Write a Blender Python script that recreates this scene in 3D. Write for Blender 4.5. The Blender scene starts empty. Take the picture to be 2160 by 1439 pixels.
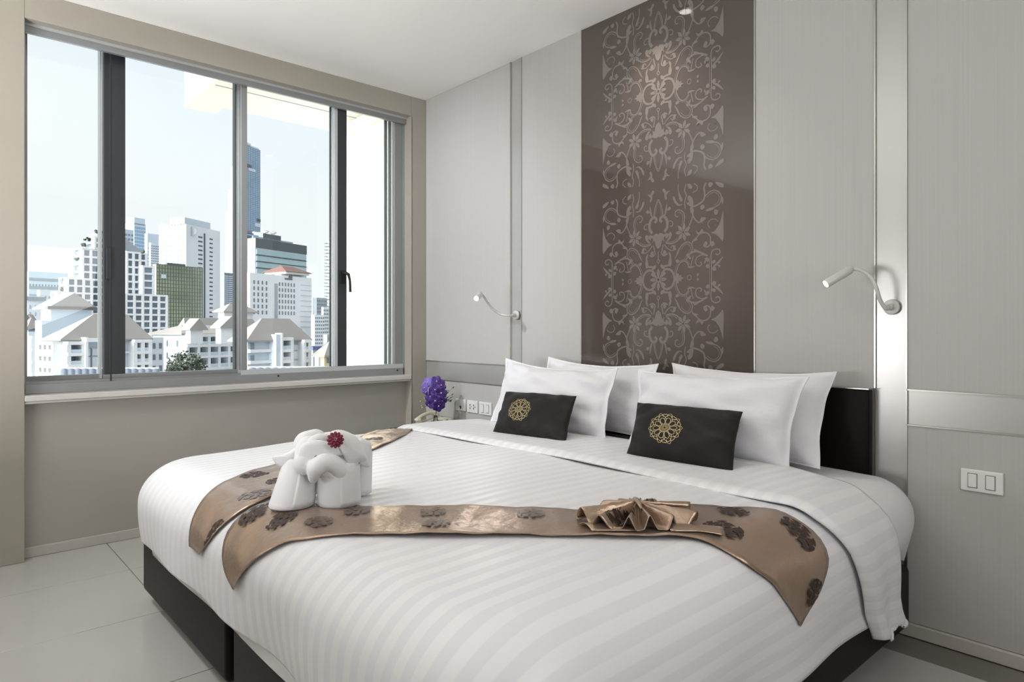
import bpy, bmesh, math, random
from mathutils import Vector, Matrix
random.seed(7)
S = bpy.context.scene
COL = S.collection
PI = math.pi

# ------------------------------------------------------------------ camera
CAM = Vector((3.714, -2.553, 1.057)); YAW = math.radians(41.9)
FW = Vector((-math.cos(YAW), math.sin(YAW), 0)); RT = Vector((math.sin(YAW), math.cos(YAW), 0))
cd = bpy.data.cameras.new('camera'); cam = bpy.data.objects.new('camera', cd); COL.objects.link(cam)
cam.location = CAM
cam.rotation_euler = (PI/2, 0, math.atan2(-FW.x, FW.y))
cd.sensor_width = 36; cd.lens = 1399/2160*36; cd.shift_y = -24.5/2160; cd.clip_start = .05; cd.clip_end = 4000
S.camera = cam

# ------------------------------------------------------------------ world
W = bpy.data.worlds.new('sky'); S.world = W; W.use_nodes = True
nt = W.node_tree; nt.nodes.clear()
out = nt.nodes.new('ShaderNodeOutputWorld'); bg = nt.nodes.new('ShaderNodeBackground')
tc = nt.nodes.new('ShaderNodeTexCoord'); sep = nt.nodes.new('ShaderNodeSeparateXYZ')
rmp = nt.nodes.new('ShaderNodeValToRGB'); rmp.color_ramp.elements[0].position = .0
rmp.color_ramp.elements[0].color = (.93, .965, .99, 1); rmp.color_ramp.elements[1].position = .7
rmp.color_ramp.elements[1].color = (.76, .85, .96, 1)
e = rmp.color_ramp.elements.new(.28); e.color = (.86, .93, .985, 1)
nz = nt.nodes.new('ShaderNodeTexNoise'); nz.inputs['Scale'].default_value = 2.2; nz.inputs['Detail'].default_value = 4
mx = nt.nodes.new('ShaderNodeMix'); mx.data_type = 'RGBA'; mx.inputs['B'].default_value = (.95, .965, .98, 1)
cr = nt.nodes.new('ShaderNodeMapRange'); cr.inputs['From Min'].default_value = .42; cr.inputs['From Max'].default_value = .7; cr.inputs['To Max'].default_value = .7
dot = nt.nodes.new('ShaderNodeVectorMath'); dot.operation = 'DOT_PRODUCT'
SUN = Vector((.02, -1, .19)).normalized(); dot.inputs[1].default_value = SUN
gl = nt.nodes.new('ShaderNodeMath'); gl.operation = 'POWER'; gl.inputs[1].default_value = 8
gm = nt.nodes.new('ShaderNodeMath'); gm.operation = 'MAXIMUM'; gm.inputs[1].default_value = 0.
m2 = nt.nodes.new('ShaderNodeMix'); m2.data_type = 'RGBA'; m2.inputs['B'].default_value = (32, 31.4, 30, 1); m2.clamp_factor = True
L = nt.links.new
L(tc.outputs['Generated'], sep.inputs[0]); L(sep.outputs['Z'], rmp.inputs[0]); L(tc.outputs['Generated'], nz.inputs['Vector'])
L(nz.outputs[0], cr.inputs[0]); L(cr.outputs[0], mx.inputs['Factor']); L(rmp.outputs[0], mx.inputs['A'])
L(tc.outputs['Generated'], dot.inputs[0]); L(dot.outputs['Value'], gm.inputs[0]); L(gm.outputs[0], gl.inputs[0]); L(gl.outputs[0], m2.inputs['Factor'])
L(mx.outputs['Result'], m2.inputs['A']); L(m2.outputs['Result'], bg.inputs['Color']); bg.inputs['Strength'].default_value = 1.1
L(bg.outputs[0], out.inputs[0])

def light(name, kind, loc, energy, col=(1, 1, 1), size=.1, size_y=None, look=None, spot=None, blend=.5):
    d = bpy.data.lights.new(name, kind); d.energy = energy; d.color = col
    if kind == 'AREA':
        d.size = size
        if size_y: d.shape = 'RECTANGLE'; d.size_y = size_y
    elif kind in ('SPOT', 'POINT'): d.shadow_soft_size = size
    if kind == 'SPOT': d.spot_size = math.radians(spot); d.spot_blend = blend
    o = bpy.data.objects.new(name, d); COL.objects.link(o); o.location = loc
    if look is not None: o.rotation_euler = (Vector(look)-Vector(loc)).to_track_quat('-Z', 'Y').to_euler()
    return o
sun = light('sun', 'SUN', (0, -30, 20), 1.2, (1, .955, .88)); sun.data.angle = math.radians(.6)
sun.rotation_euler = (-SUN).to_track_quat('-Z', 'Y').to_euler()
# unseen fill lights added to brighten the room, all outside the camera's view
light('ceiling_fill_left', 'AREA', (1.4, -3.6, .9), 84, (.985, .98, 1), 1.0, 1.2, look=(1.3, -3.1, 2.6))  # added upward fill, brightens the ceiling; no known fixture
light('ceiling_fill_right', 'AREA', (3.4, -4.3, 1.2), 14, (1, .98, .975), .9, .9, look=(3.0, -3.9, 2.6))  # weaker added upward fill behind the camera
light('window_glow_fill', 'SPOT', (.55, -2.75, 2.55), 190, (.93, .97, 1), .07, look=(.25, 0, 1.35), spot=58, blend=.9)  # added spot imitating window glow on the left headboard wall
light('bed_fill_spot', 'SPOT', (1.3, -2.95, 2.55), 95, (.96, .98, 1), .10, look=(1.0, -1.35, .55), spot=64, blend=.9)  # added spot brightening the window side of the bed
light('overhead_fill', 'AREA', (3.3, -3.7, 2.57), 7, (1, .985, .97), 1.6, 1.2, look=(3.3, -3.7, 0))  # added soft fill from above, not a known fixture
light('side_fill', 'AREA', (4.9, -1.7, 1.35), 24, (1, .99, .97), 1.4, 1.3, look=(2.0, -1.3, .5))  # added fill for the bed's right side; no window stands there
S.view_settings.view_transform = 'Standard'; S.view_settings.look = 'None'
S.view_settings.exposure = 0.0; S.view_settings.gamma = 1; S.view_settings.use_curve_mapping = False
try:
    S.cycles.max_bounces = 8; S.cycles.diffuse_bounces = 5; S.cycles.glossy_bounces = 4
    S.cycles.transparent_max_bounces = 12; S.cycles.sample_clamp_indirect = 6; S.cycles.use_denoising = True
    S.cycles.caustics_reflective = False; S.cycles.caustics_refractive = False
except Exception: pass

# ------------------------------------------------------------------ helpers
def srgb(r, g, b):
    f = lambda c: (c/255/12.92) if c <= 10 else ((c/255+.055)/1.055)**2.4
    return (f(r), f(g), f(b), 1)
def mat(name, col, rough=.6, metal=0., spec=.5, bump=None, var=None, coat=0., sheen=0., coords='Object', emit=None):
    m = bpy.data.materials.new(name); m.use_nodes = True; n = m.node_tree; p = n.nodes['Principled BSDF']
    p.inputs['Base Color'].default_value = col; p.inputs['Roughness'].default_value = rough
    p.inputs['Metallic'].default_value = metal; p.inputs['Specular IOR Level'].default_value = spec
    p.inputs['Coat Weight'].default_value = coat; p.inputs['Coat Roughness'].default_value = .05
    p.inputs['Sheen Weight'].default_value = sheen
    if emit: p.inputs['Emission Color'].default_value = emit[0]; p.inputs['Emission Strength'].default_value = emit[1]
    t = n.nodes.new('ShaderNodeTexCoord'); mp = n.nodes.new('ShaderNodeMapping')
    n.links.new(t.outputs[coords], mp.inputs[0])
    if var:   # (scale xyz, amount)
        mp.inputs['Scale'].default_value = var[0]
        x = n.nodes.new('ShaderNodeTexNoise'); x.inputs['Scale'].default_value = 1; x.inputs['Detail'].default_value = 4
        n.links.new(mp.outputs[0], x.inputs['Vector'])
        q = n.nodes.new('ShaderNodeMapRange'); q.inputs['From Min'].default_value = .3; q.inputs['From Max'].default_value = .7
        q.inputs['To Min'].default_value = 1-var[1]; q.inputs['To Max'].default_value = 1+var[1]*.5
        n.links.new(x.outputs[0], q.inputs[0])
        v = n.nodes.new('ShaderNodeVectorMath'); v.operation = 'SCALE'; v.inputs[0].default_value = col[:3]
        n.links.new(q.outputs[0], v.inputs['Scale']); n.links.new(v.outputs[0], p.inputs['Base Color'])
    if bump:  # (scale xyz, strength, distance)
        mb = n.nodes.new('ShaderNodeMapping'); mb.inputs['Scale'].default_value = bump[0]
        n.links.new(t.outputs[coords], mb.inputs[0])
        x = n.nodes.new('ShaderNodeTexNoise'); x.inputs['Scale'].default_value = 1; x.inputs['Detail'].default_value = 5
        n.links.new(mb.outputs[0], x.inputs['Vector'])
        b = n.nodes.new('ShaderNodeBump'); b.inputs['Strength'].default_value = bump[1]; b.inputs['Distance'].default_value = bump[2]
        n.links.new(x.outputs[0], b.inputs['Height']); n.links.new(b.outputs[0], p.inputs['Normal'])
    return m
def glassmat(name, tint, rough=.0, ior=1.45):
    m = bpy.data.materials.new(name); m.use_nodes = True; n = m.node_tree; n.nodes.clear()
    o = n.nodes.new('ShaderNodeOutputMaterial'); t = n.nodes.new('ShaderNodeBsdfTransparent'); t.inputs[0].default_value = tint
    g = n.nodes.new('ShaderNodeBsdfGlossy'); g.inputs['Roughness'].default_value = rough
    f = n.nodes.new('ShaderNodeFresnel'); f.inputs[0].default_value = ior; x = n.nodes.new('ShaderNodeMixShader')
    n.links.new(f.outputs[0], x.inputs[0]); n.links.new(t.outputs[0], x.inputs[1]); n.links.new(g.outputs[0], x.inputs[2]); n.links.new(x.outputs[0], o.inputs[0])
    return m

class MB:
    def __init__(s): s.v = []; s.f = []; s.uv = None
    def add(s, vs, fs):
        k = len(s.v); s.v += [tuple(x) for x in vs]; s.f += [tuple(i+k for i in f) for f in fs]; return s
    def box(s, x0, x1, y0, y1, z0, z1):
        return s.add([(x0,y0,z0),(x1,y0,z0),(x1,y1,z0),(x0,y1,z0),(x0,y0,z1),(x1,y0,z1),(x1,y1,z1),(x0,y1,z1)],
                     [(0,3,2,1),(4,5,6,7),(0,1,5,4),(1,2,6,5),(2,3,7,6),(3,0,4,7)])
    def obox(s, P, u, w, n, d, z0, z1):   # oriented box: from P along u for w, along n for d
        P = Vector(P); u = Vector(u); n = Vector(n); a = [P, P+u*w, P+u*w+n*d, P+n*d]
        vs = [(p.x, p.y, z0) for p in a]+[(p.x, p.y, z1) for p in a]
        return s.add(vs, [(0,3,2,1),(4,5,6,7),(0,1,5,4),(1,2,6,5),(2,3,7,6),(3,0,4,7)])
    def tube(s, pts, r, n=12, cap=True):
        pts = [Vector(p) for p in pts]; rs = r if isinstance(r, (list, tuple)) else [r]*len(pts)
        vs = []; up = Vector((0, 0, 1)); prev = None
        for i, p in enumerate(pts):
            t = (pts[min(i+1, len(pts)-1)]-pts[max(i-1, 0)]).normalized()
            a = (prev-t*prev.dot(t)) if prev else (up-t*up.dot(t) if abs(t.z) < .9 else Vector((1, 0, 0))-t*t.x)
            a.normalize(); prev = a; b = t.cross(a)
            for k in range(n):
                c = 2*PI*k/n; vs.append(p+(a*math.cos(c)+b*math.sin(c))*rs[i])
        fs = [(i*n+k, i*n+(k+1) % n, (i+1)*n+(k+1) % n, (i+1)*n+k) for i in range(len(pts)-1) for k in range(n)]
        if cap: fs += [tuple(range(n))[::-1], tuple((len(pts)-1)*n+k for k in range(n))]
        return s.add(vs, fs)
    def lathe(s, prof, n=24, M=None):
        vs = []
        for r, z in prof:
            for k in range(n):
                v = Vector((r*math.cos(2*PI*k/n), r*math.sin(2*PI*k/n), z)); vs.append(M @ v if M else v)
        fs = [(i*n+k, i*n+(k+1) % n, (i+1)*n+(k+1) % n, (i+1)*n+k) for i in range(len(prof)-1) for k in range(n)]
        return s.add(vs, fs)
    def grid(s, fn, nu, nv):
        vs = [fn(i/nu, j/nv) for i in range(nu+1) for j in range(nv+1)]
        return s.add(vs, [(i*(nv+1)+j, (i+1)*(nv+1)+j, (i+1)*(nv+1)+j+1, i*(nv+1)+j+1) for i in range(nu) for j in range(nv)])
    def ellipsoid(s, c, r, M=None, n=20):
        vs = []; c = Vector(c)
        for i in range(n//2+1):
            a = PI*i/(n//2)
            for k in range(n):
                b = 2*PI*k/n; v = Vector((r[0]*math.sin(a)*math.cos(b), r[1]*math.sin(a)*math.sin(b), r[2]*math.cos(a)))
                vs.append(c+(M @ v if M else v))
        return s.add(vs, [(i*n+k, (i+1)*n+k, (i+1)*n+(k+1) % n, i*n+(k+1) % n) for i in range(n//2) for k in range(n)])
    def obj(s, name, m, parent=None, smooth=False, bevel=0, solid=0, sub=0, weld=False):
        me = bpy.data.meshes.new(name); me.from_pydata(s.v, [], s.f)
        if s.uv:
            l = me.uv_layers.new(name='UVMap')
            for lp in me.loops: l.data[lp.index].uv = s.uv[lp.vertex_index]
        if weld or smooth:
            b = bmesh.new(); b.from_mesh(me); bmesh.ops.remove_doubles(b, verts=b.verts, dist=1e-5); b.to_mesh(me); b.free()
        me.materials.append(m); o = bpy.data.objects.new(name, me); COL.objects.link(o)
        if smooth: me.polygons.foreach_set('use_smooth', [True]*len(me.polygons))
        if solid: q = o.modifiers.new('s', 'SOLIDIFY'); q.thickness = solid; q.offset = 1
        if bevel:
            q = o.modifiers.new('b', 'BEVEL'); q.width = bevel; q.segments = 2; q.limit_method = 'ANGLE'; q.angle_limit = math.radians(40)
        if sub: q = o.modifiers.new('d', 'SUBSURF'); q.levels = q.render_levels = sub
        if parent: setp(o, parent)
        return o
def setp(o, parent):
    bpy_loc = Vector((0, 0, 0)); p = parent
    while p: bpy_loc += Vector(p.location); p = p.parent
    o.parent = parent; o.location = Vector(o.location)-bpy_loc if parent.type == 'EMPTY' or True else o.location
def thing(name, label, cat, loc=(0, 0, 0), group=None):
    o = bpy.data.objects.new(name, None); COL.objects.link(o); o.location = loc; o.empty_display_size = .05
    o['label'] = label; o['category'] = cat
    if group: o['group'] = group
    return o
def tag(o, label, cat, group=None, kind=None):
    o['label'] = label; o['category'] = cat
    if group: o['group'] = group
    if kind: o['kind'] = kind
    return o
def struct(o, label, cat): o['kind'] = 'structure'; o['label'] = label; o['category'] = cat; return o
def ray(x, y):
    return FW+RT*((x-1080)/1399)+Vector((0, 0, (695-y)/1399))
def on_x(x, y, X): d = ray(x, y); return CAM+d*((X-CAM.x)/d.x)
def on_y(x, y, Y): d = ray(x, y); return CAM+d*((Y-CAM.y)/d.y)
def on_z(x, y, Z): d = ray(x, y); return CAM+d*((Z-CAM.z)/d.z)
def catmull(P, k=6, closed=False):
    P = [tuple(p) for p in P]; n = len(P); out = []
    for i in range(n if closed else n-1):
        g = (lambda j: P[j % n]) if closed else (lambda j: P[max(0, min(n-1, j))])
        a, b, c, d = g(i-1), g(i), g(i+1), g(i+2)
        for q in range(k):
            t = q/k
            out.append(tuple(.5*((2*b[m])+(c[m]-a[m])*t+(2*a[m]-5*b[m]+4*c[m]-d[m])*t*t+(3*b[m]-a[m]-3*c[m]+d[m])*t**3) for m in range(len(b))))
    if not closed: out.append(P[-1])
    return out
def ribbon(mb, P, w, fn):      # flat print line in a surface's own coordinates
    vs = []; n = len(P)
    for i, p in enumerate(P):
        a = P[max(0, i-1)]; b = P[min(n-1, i+1)]; dx, dy = b[0]-a[0], b[1]-a[1]; l = math.hypot(dx, dy) or 1
        ww = w[i]/2 if isinstance(w, list) else w/2
        vs += [fn(p[0]-dy/l*ww, p[1]+dx/l*ww), fn(p[0]+dy/l*ww, p[1]-dx/l*ww)]
    mb.add(vs, [(2*i, 2*i+1, 2*i+3, 2*i+2) for i in range(n-1)])
def fill(mb, P, fn):
    cx = sum(p[0] for p in P)/len(P); cy = sum(p[1] for p in P)/len(P); n = len(P)
    mb.add([fn(*p) for p in P]+[fn(cx, cy)], [(i, (i+1) % n, n) for i in range(n)])

# ------------------------------------------------------------------ materials
M = {}
M['wallpaper'] = mat('wallpaper', srgb(182, 180, 177), .55, var=((150, 150, 1.0), .035), bump=((260, 260, 3), .06, .001), coords='Object')
M['paint'] = mat('beige_paint', srgb(172, 168, 160), .6, var=((1.5, 1.5, 1.5), .03))
M['backwall'] = mat('brown_back_wall', srgb(112, 103, 94), .6, var=((2, 2, 2), .05))
M['pillar'] = mat('pillar_paint', srgb(165, 160, 148), .35, var=((2, 2, 2), .03))
M['ceiling'] = mat('ceiling_paint', srgb(240, 240, 235), .8, var=((1, 1, 1), .02))
M['metal'] = mat('satin_metal', srgb(192, 191, 188), .32, .6, bump=((4, 4, 500), .05, .0006))
M['trimmetal'] = mat('trim_metal', srgb(190, 187, 182), .3, .9)
M['alu'] = mat('aluminium_grey', srgb(150, 152, 152), .38, .35, var=((3, 3, 3), .06))
M['alulight'] = mat('aluminium_pale', srgb(198, 202, 203), .35, .3)
M['aludark'] = mat('aluminium_dark', srgb(60, 64, 66), .4, .3)
M['sill'] = mat('sill_stone', srgb(208, 205, 200), .3, var=((9, 9, 9), .04))
M['tile'] = mat('polished_tile', srgb(186, 184, 180), .07, spec=.6, var=((1.3, 1.3, 1.3), .03))
M['grout'] = mat('grout', srgb(120, 116, 110), .8)
M['skirting'] = mat('skirting_paint', srgb(190, 185, 178), .4)
M['panelglass'] = mat('brown_back_painted_glass', srgb(84, 76, 71), .04, spec=.55, coat=.3)
M['print'] = mat('grey_print_on_glass', srgb(120, 114, 109), .12, spec=.55, coat=.3)
M['leather'] = mat('dark_brown_leatherette', srgb(14, 10, 9), .42, spec=.14, bump=((240, 240, 240), .25, .001), var=((4, 4, 4), .15))
M['darkwood'] = mat('black_lacquer', srgb(30, 28, 27), .18, spec=.5)
M['pillow'] = mat('white_cotton', srgb(222, 222, 226), .85, sheen=.15, bump=((8, 8, 10), .5, .016))
M['sheet'] = mat('white_sheet', srgb(224, 224, 226), .85, sheen=.2, bump=((5, 5, 5), .35, .012))
M['towel'] = mat('white_terry', srgb(228, 227, 228), .95, sheen=.3, bump=((800, 800, 800), .35, .0012))
M['cushion'] = mat('dark_velvet', srgb(19, 16, 14), .6, spec=.3, sheen=.03, bump=((10, 10, 16), .5, .01))
M['gold'] = mat('gold_thread', srgb(196, 178, 130), .5, .2)
M['motif'] = mat('dark_brown_weave', srgb(58, 40, 33), .5, .2)
M['motiflight'] = mat('silver_grey_weave', srgb(120, 104, 92), .3, .4)
M['whiteplastic'] = mat('white_plastic', srgb(226, 226, 224), .3)
M['whitemetal'] = mat('white_lamp_metal', srgb(205, 204, 201), .35, .1)
M['phone'] = mat('cream_plastic', srgb(205, 200, 180), .35)
M['phonekey'] = mat('grey_key', srgb(120, 118, 108), .4)
M['black'] = mat('black_plastic', srgb(22, 22, 22), .4)
M['glass'] = glassmat('window_glass', (.97, .985, .98, 1))
M['vaseglass'] = glassmat('vase_glass', (.93, .96, .95, 1), ior=1.5)
M['lens'] = mat('lit_lens', (1, 1, 1, 1), .3, emit=((1, .97, .93, 1), 9))
M['petal'] = mat('violet_petal', srgb(74, 48, 128), .5, var=((60, 60, 60), .35))
M['petallight'] = mat('lilac_petal', srgb(120, 98, 186), .5, var=((60, 60, 60), .25))
M['orchidlip'] = mat('pink_lip', srgb(208, 170, 200), .5)
M['stem'] = mat('green_stem', srgb(66, 92, 44), .5)
M['redflower'] = mat('dark_red_petal', srgb(120, 32, 58), .6, var=((300, 300, 300), .4))
M['tinywhite'] = mat('tiny_white_bloom', srgb(232, 232, 222), .7)

# striped satin of the duvet: stripes follow the cloth's own coordinates
def striped(name, c0, c1, freq):
    m = bpy.data.materials.new(name); m.use_nodes = True; n = m.node_tree; p = n.nodes['Principled BSDF']
    u = n.nodes.new('ShaderNodeUVMap'); sp = n.nodes.new('ShaderNodeSeparateXYZ'); n.links.new(u.outputs[0], sp.inputs[0])
    a = n.nodes.new('ShaderNodeMath'); a.operation = 'MULTIPLY'; a.inputs[1].default_value = freq*2*PI; n.links.new(sp.outputs[0], a.inputs[0])
    b = n.nodes.new('ShaderNodeMath'); b.operation = 'SINE'; n.links.new(a.outputs[0], b.inputs[0])
    r = n.nodes.new('ShaderNodeMapRange'); r.interpolation_type = 'SMOOTHSTEP'; r.inputs['From Min'].default_value = -.25; r.inputs['From Max'].default_value = .25
    n.links.new(b.outputs[0], r.inputs[0])
    x = n.nodes.new('ShaderNodeMix'); x.data_type = 'RGBA'; x.inputs['A'].default_value = c0; x.inputs['B'].default_value = c1
    n.links.new(r.outputs[0], x.inputs['Factor']); n.links.new(x.outputs['Result'], p.inputs['Base Color'])
    q = n.nodes.new('ShaderNodeMapRange'); q.inputs['To Min'].default_value = .55; q.inputs['To Max'].default_value = .38
    n.links.new(r.outputs[0], q.inputs[0]); n.links.new(q.outputs[0], p.inputs['Roughness'])
    t = n.nodes.new('ShaderNodeTexCoord'); w = n.nodes.new('ShaderNodeTexNoise'); w.inputs['Scale'].default_value = 4.5; w.inputs['Detail'].default_value = 4
    n.links.new(t.outputs['Object'], w.inputs['Vector'])
    d = n.nodes.new('ShaderNodeBump'); d.inputs['Strength'].default_value = .22; d.inputs['Distance'].default_value = .02
    n.links.new(w.outputs[0], d.inputs['Height']); n.links.new(d.outputs[0], p.inputs['Normal'])
    p.inputs['Sheen Weight'].default_value = .15
    return m
M['duvet'] = striped('striped_white_satin', srgb(223, 223, 227), srgb(231, 231, 233), 1/.05)
# gold-brown satin of the runners
def satin():
    m = mat('brown_satin', srgb(170, 146, 127), .31, .72, bump=((13, 13, 13), .6, .012)); p = m.node_tree.nodes['Principled BSDF']
    p.inputs['Sheen Weight'].default_value = .1; return m
M['satin'] = satin()
# ------------------------------------------------------------------ room shell
H = 2.6
XR, YB = 5.0, -5.0
# floor slab and tiles
fl = MB().box(-.3, XR+.1, YB-.1, .1, -.12, -.004).obj('floor', M['grout']); struct(fl, 'pale polished tile floor of the bedroom', 'floor')
T = .565; g = .0018
tm = MB().box(g, T-g, g, T-g, -.02, 0).obj('tile', M['tile'], fl, bevel=.0012)
first = True
for i in range(-1, 9):
    for j in range(9):
        x, y = .42+T*i, -1.855-T*6+T*j+0
        if y+T > .1+T: continue
        x1, y1 = x+T, y+T
        if first: tm.location = (x, y, 0); first = False; continue
        c = tm.copy(); COL.objects.link(c); c.location = (x, y, 0)
# ceiling with a round hole-free slab
ce = MB().box(-.3, XR+.1, YB-.1, .1, H, H+.12).obj('ceiling', M['ceiling']); struct(ce, 'smooth off-white ceiling', 'ceiling')
# headboard wall: core plus wallpapered panels, metal strips and slim trims, each a part
wb = MB().box(-.3, XR+.1, .022, .16, 0, H).obj('wall_back', M['paint']); struct(wb, 'headboard wall of wallpapered panels split by satin metal strips', 'wall')
def panel(x0, x1, z0, z1, m=None, name='panel', y=0., lab=None):
    o = MB().box(x0+.0015, x1-.0015, y, .022, z0+.0015, z1-.0015).obj(name, m or M['wallpaper'], wb, bevel=.0015)
    if lab: o['label'] = lab
    return o
SL0, SL1, SR0, SR1, G0, G1 = .858, .951, 2.815, 2.917, 1.407, 2.357
ZB0, ZB1 = .727, .848
panel(0, SL0, ZB1, H); panel(0, SL0, .045, ZB0); panel(SL1, G0, .045, H); panel(G1, SR0, .045, H)
panel(SR1, XR, ZB1, H); panel(SR1, XR, .045, ZB0)
panel(SL0, SL1, .045, H, M['metal'], 'metal_strip', .003); panel(SR0, SR1, .045, H, M['metal'], 'metal_strip', .003)
panel(0, SL0, ZB0, ZB1, M['metal'], 'metal_band', .003); panel(SR1, XR, ZB0, ZB1, M['metal'], 'metal_band', .003)
for x in (SL0, SL1, G0, G1, SR0, SR1):
    MB().box(x-.0025, x+.0025, -.004, .02, .045, H).obj('edge_trim', M['trimmetal'], wb)
for z in (ZB0, ZB1):
    for a, b in ((0, SL0), (SR1, XR)):
        MB().box(a, b, -.004, .02, z-.0025, z+.0025).obj('edge_trim', M['trimmetal'], wb)
gp = MB().box(G0+.003, G1-.003, -.002, .02, .3, H).obj('glass_panel', M['panelglass'], wb); gp['label'] = 'glossy dark brown glass panel with grey scrollwork print'
bb = MB().box(SL0-.9, XR, -.012, .022, 0, .045).obj('baseboard_back', M['skirting'], bevel=.003); struct(bb, 'low pale skirting along the headboard wall', 'baseboard')

# window wall: pillar left, pillar right, header, recessed apron below the window
XW = -.07; YL, YR_ = -2.189, -.115; ZS, ZH = .755, 2.472
w = MB()
w.box(-.34, 0, YB-.1, YL, 0, H); w.box(-.34, 0, YR_, .16, 0, H); w.box(-.06, 0, YL, YR_, ZH, H); w.box(-.34, -.06, YL, YR_, 2.58, H)
wl = w.obj('wall_left', M['pillar'], bevel=.003); struct(wl, 'beige window wall with projecting piers and header', 'wall')
ap = MB().box(-.34, XW, YL, YR_, 0, ZS-.03).obj('wall_apron', M['paint'], wl)
b2 = MB().box(XW, XW+.012, YL, YR_, 0, .048).obj('baseboard_left', M['skirting'], bevel=.003); struct(b2, 'low pale skirting under the window', 'baseboard')
wf = MB().box(-.3, XR+.1, YB-.1, YB, 0, H).obj('wall_front', M['backwall']); struct(wf, 'plain brown wall behind the camera', 'wall')
wr = MB().box(XR, XR+.1, YB, .022, 0, H).obj('wall_right', M['backwall']); struct(wr, 'plain brown wall on the right', 'wall')
MB().box(-.002, .0, YR_-.0, YR_+.006, 0, ZH).obj('corner_bead', M['trimmetal'], wl)

# window
wn = MB()
wn.box(-.34, -.085, YL, YR_, ZS, ZS+.045)                 # sill rail of the frame
wn.box(-.34, -.085, YL, YR_, 2.545, 2.58)                     # head rail
wn.box(-.34, -.085, YL, YL+.012, ZS, 2.58); wn.box(-.34, -.085, YR_-.010, YR_, ZS, 2.58)
win = wn.obj('window_1', M['alu'], bevel=.002); struct(win, 'wide grey aluminium sliding window over the city', 'window')
MB().box(-.085, -.0602, YL+.001, YR_-.001, 2.430, 2.579).obj('head_cover', M['alu'], win, bevel=.003)
MB().box(-.06, -.052, YL+.001, YR_-.001, ZH-.012, ZH).obj('head_lip', M['alulight'], win)
for x in (-.30, -.25, -.20, -.15, -.105):      # tracks seen edge-on along the right jamb and rail
    MB().box(x-.006, x+.006, YR_-.030, YR_-.010, ZS+.045, 2.545).obj('jamb_track', M['alulight'] if x in (-.25, -.15) else M['alu'], win)
    MB().box(x-.004, x+.004, YL+.012, YR_-.03, ZS+.045, ZS+.055).obj('sill_track', M['alu'], win)
MB().box(-.34, XW+.072, YL, YR_, ZS-.028, ZS).obj('window_sill', M['sill'], win, bevel=.004)
MB().box(XW, XW+.060, YL, YR_, ZS-.040, ZS-.028).obj('sill_moulding', M['sill'], win, bevel=.003)
def sash(x, y0, y1, z0, z1, sl, sr, rb, rt, m, ml=None, mr=None, t=.022, lab=None):
    b = MB().box(x-t, x+t, y0, y1, z0, z0+rb).box(x-t, x+t, y0, y1, z1-rt, z1)
    s_ = b.obj('sash', m, win, bevel=.0015)
    MB().box(x-t, x+t, y0, y0+sl, z0+rb, z1-rt).obj('stile', ml or m, s_, bevel=.0015)
    MB().box(x-t, x+t, y1-sr, y1, z0+rb, z1-rt).obj('stile', mr or m, s_, bevel=.0015)
    MB().box(x-.003, x+.003, y0+sl, y1-sr, z0+rb, z1-rt).obj('pane', M['glass'], s_)
    return s_
ZT = ZS+.047
sa = sash(-.225, YL+.02, -1.795, ZT, 2.545, .01, .034, .028, .01, M['alu'], mr=M['aludark'])
sb = sash(-.165, -1.852, -1.165, ZT, 2.545, .095, .035, .028, .01, M['alu'], ml=M['aludark'])
sc_ = sash(-.112, -1.19, -.600, ZS+.004, 2.545, .032, .022, .068, .01, M['alulight'], ml=M['alu'], mr=M['alulight'])
sd = sash(-.112, -.600, -.118, ZS+.004, 2.545, .062, .07, .068, .01, M['alulight'], ml=M['aludark'], mr=M['alu'])
MB().box(-.205, -.135, -1.192, -1.172, ZT, 2.545).obj('interlock', M['alulight'], win)
MB().box(-.19, -.145, -1.205, -1.2, ZT, 2.545).obj('interlock', M['aludark'], win)
MB().box(-.245, -.188, -1.862, -1.853, ZT, 2.545).obj('interlock', M['alulight'], win)
MB().box(-.088, -.082, -1.835, -1.83, 0.8, 2.545).obj('seal_strip', M['black'], sb)
MB().box(-.150, -.135, -.628, -.618, ZT, 2.545).obj('seal_strip', M['aludark'], win)
# latch on the left meeting stiles
lt = MB().box(-.143, -.125, -1.845, -1.825, 1.31, 1.47).obj('latch', M['aludark'], sb, bevel=.003)
# casement handle
hd = MB().box(-.09, -.078, -.585, -.553, 1.345, 1.425)
hd.tube([(-.078, -.568, 1.41), (-.055, -.565, 1.41), (-.045, -.55, 1.40), (-.045, -.54, 1.36), (-.045, -.537, 1.29)], [.011, .011, .010, .008, .009], 10)
hd.obj('handle', M['black'], sd, bevel=.001)
for y in (-2.13, -1.3, -.98, -.17):
    MB().lathe([(0, 0), (.006, 0), (.006, .004), (0, .004)], 10, Matrix.Translation((-.088 if y > -1.2 else -.142, y, ZS+.03)) @ Matrix.Rotation(PI/2, 4, 'Y')).obj('screw_cap', M['black'], win)

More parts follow.
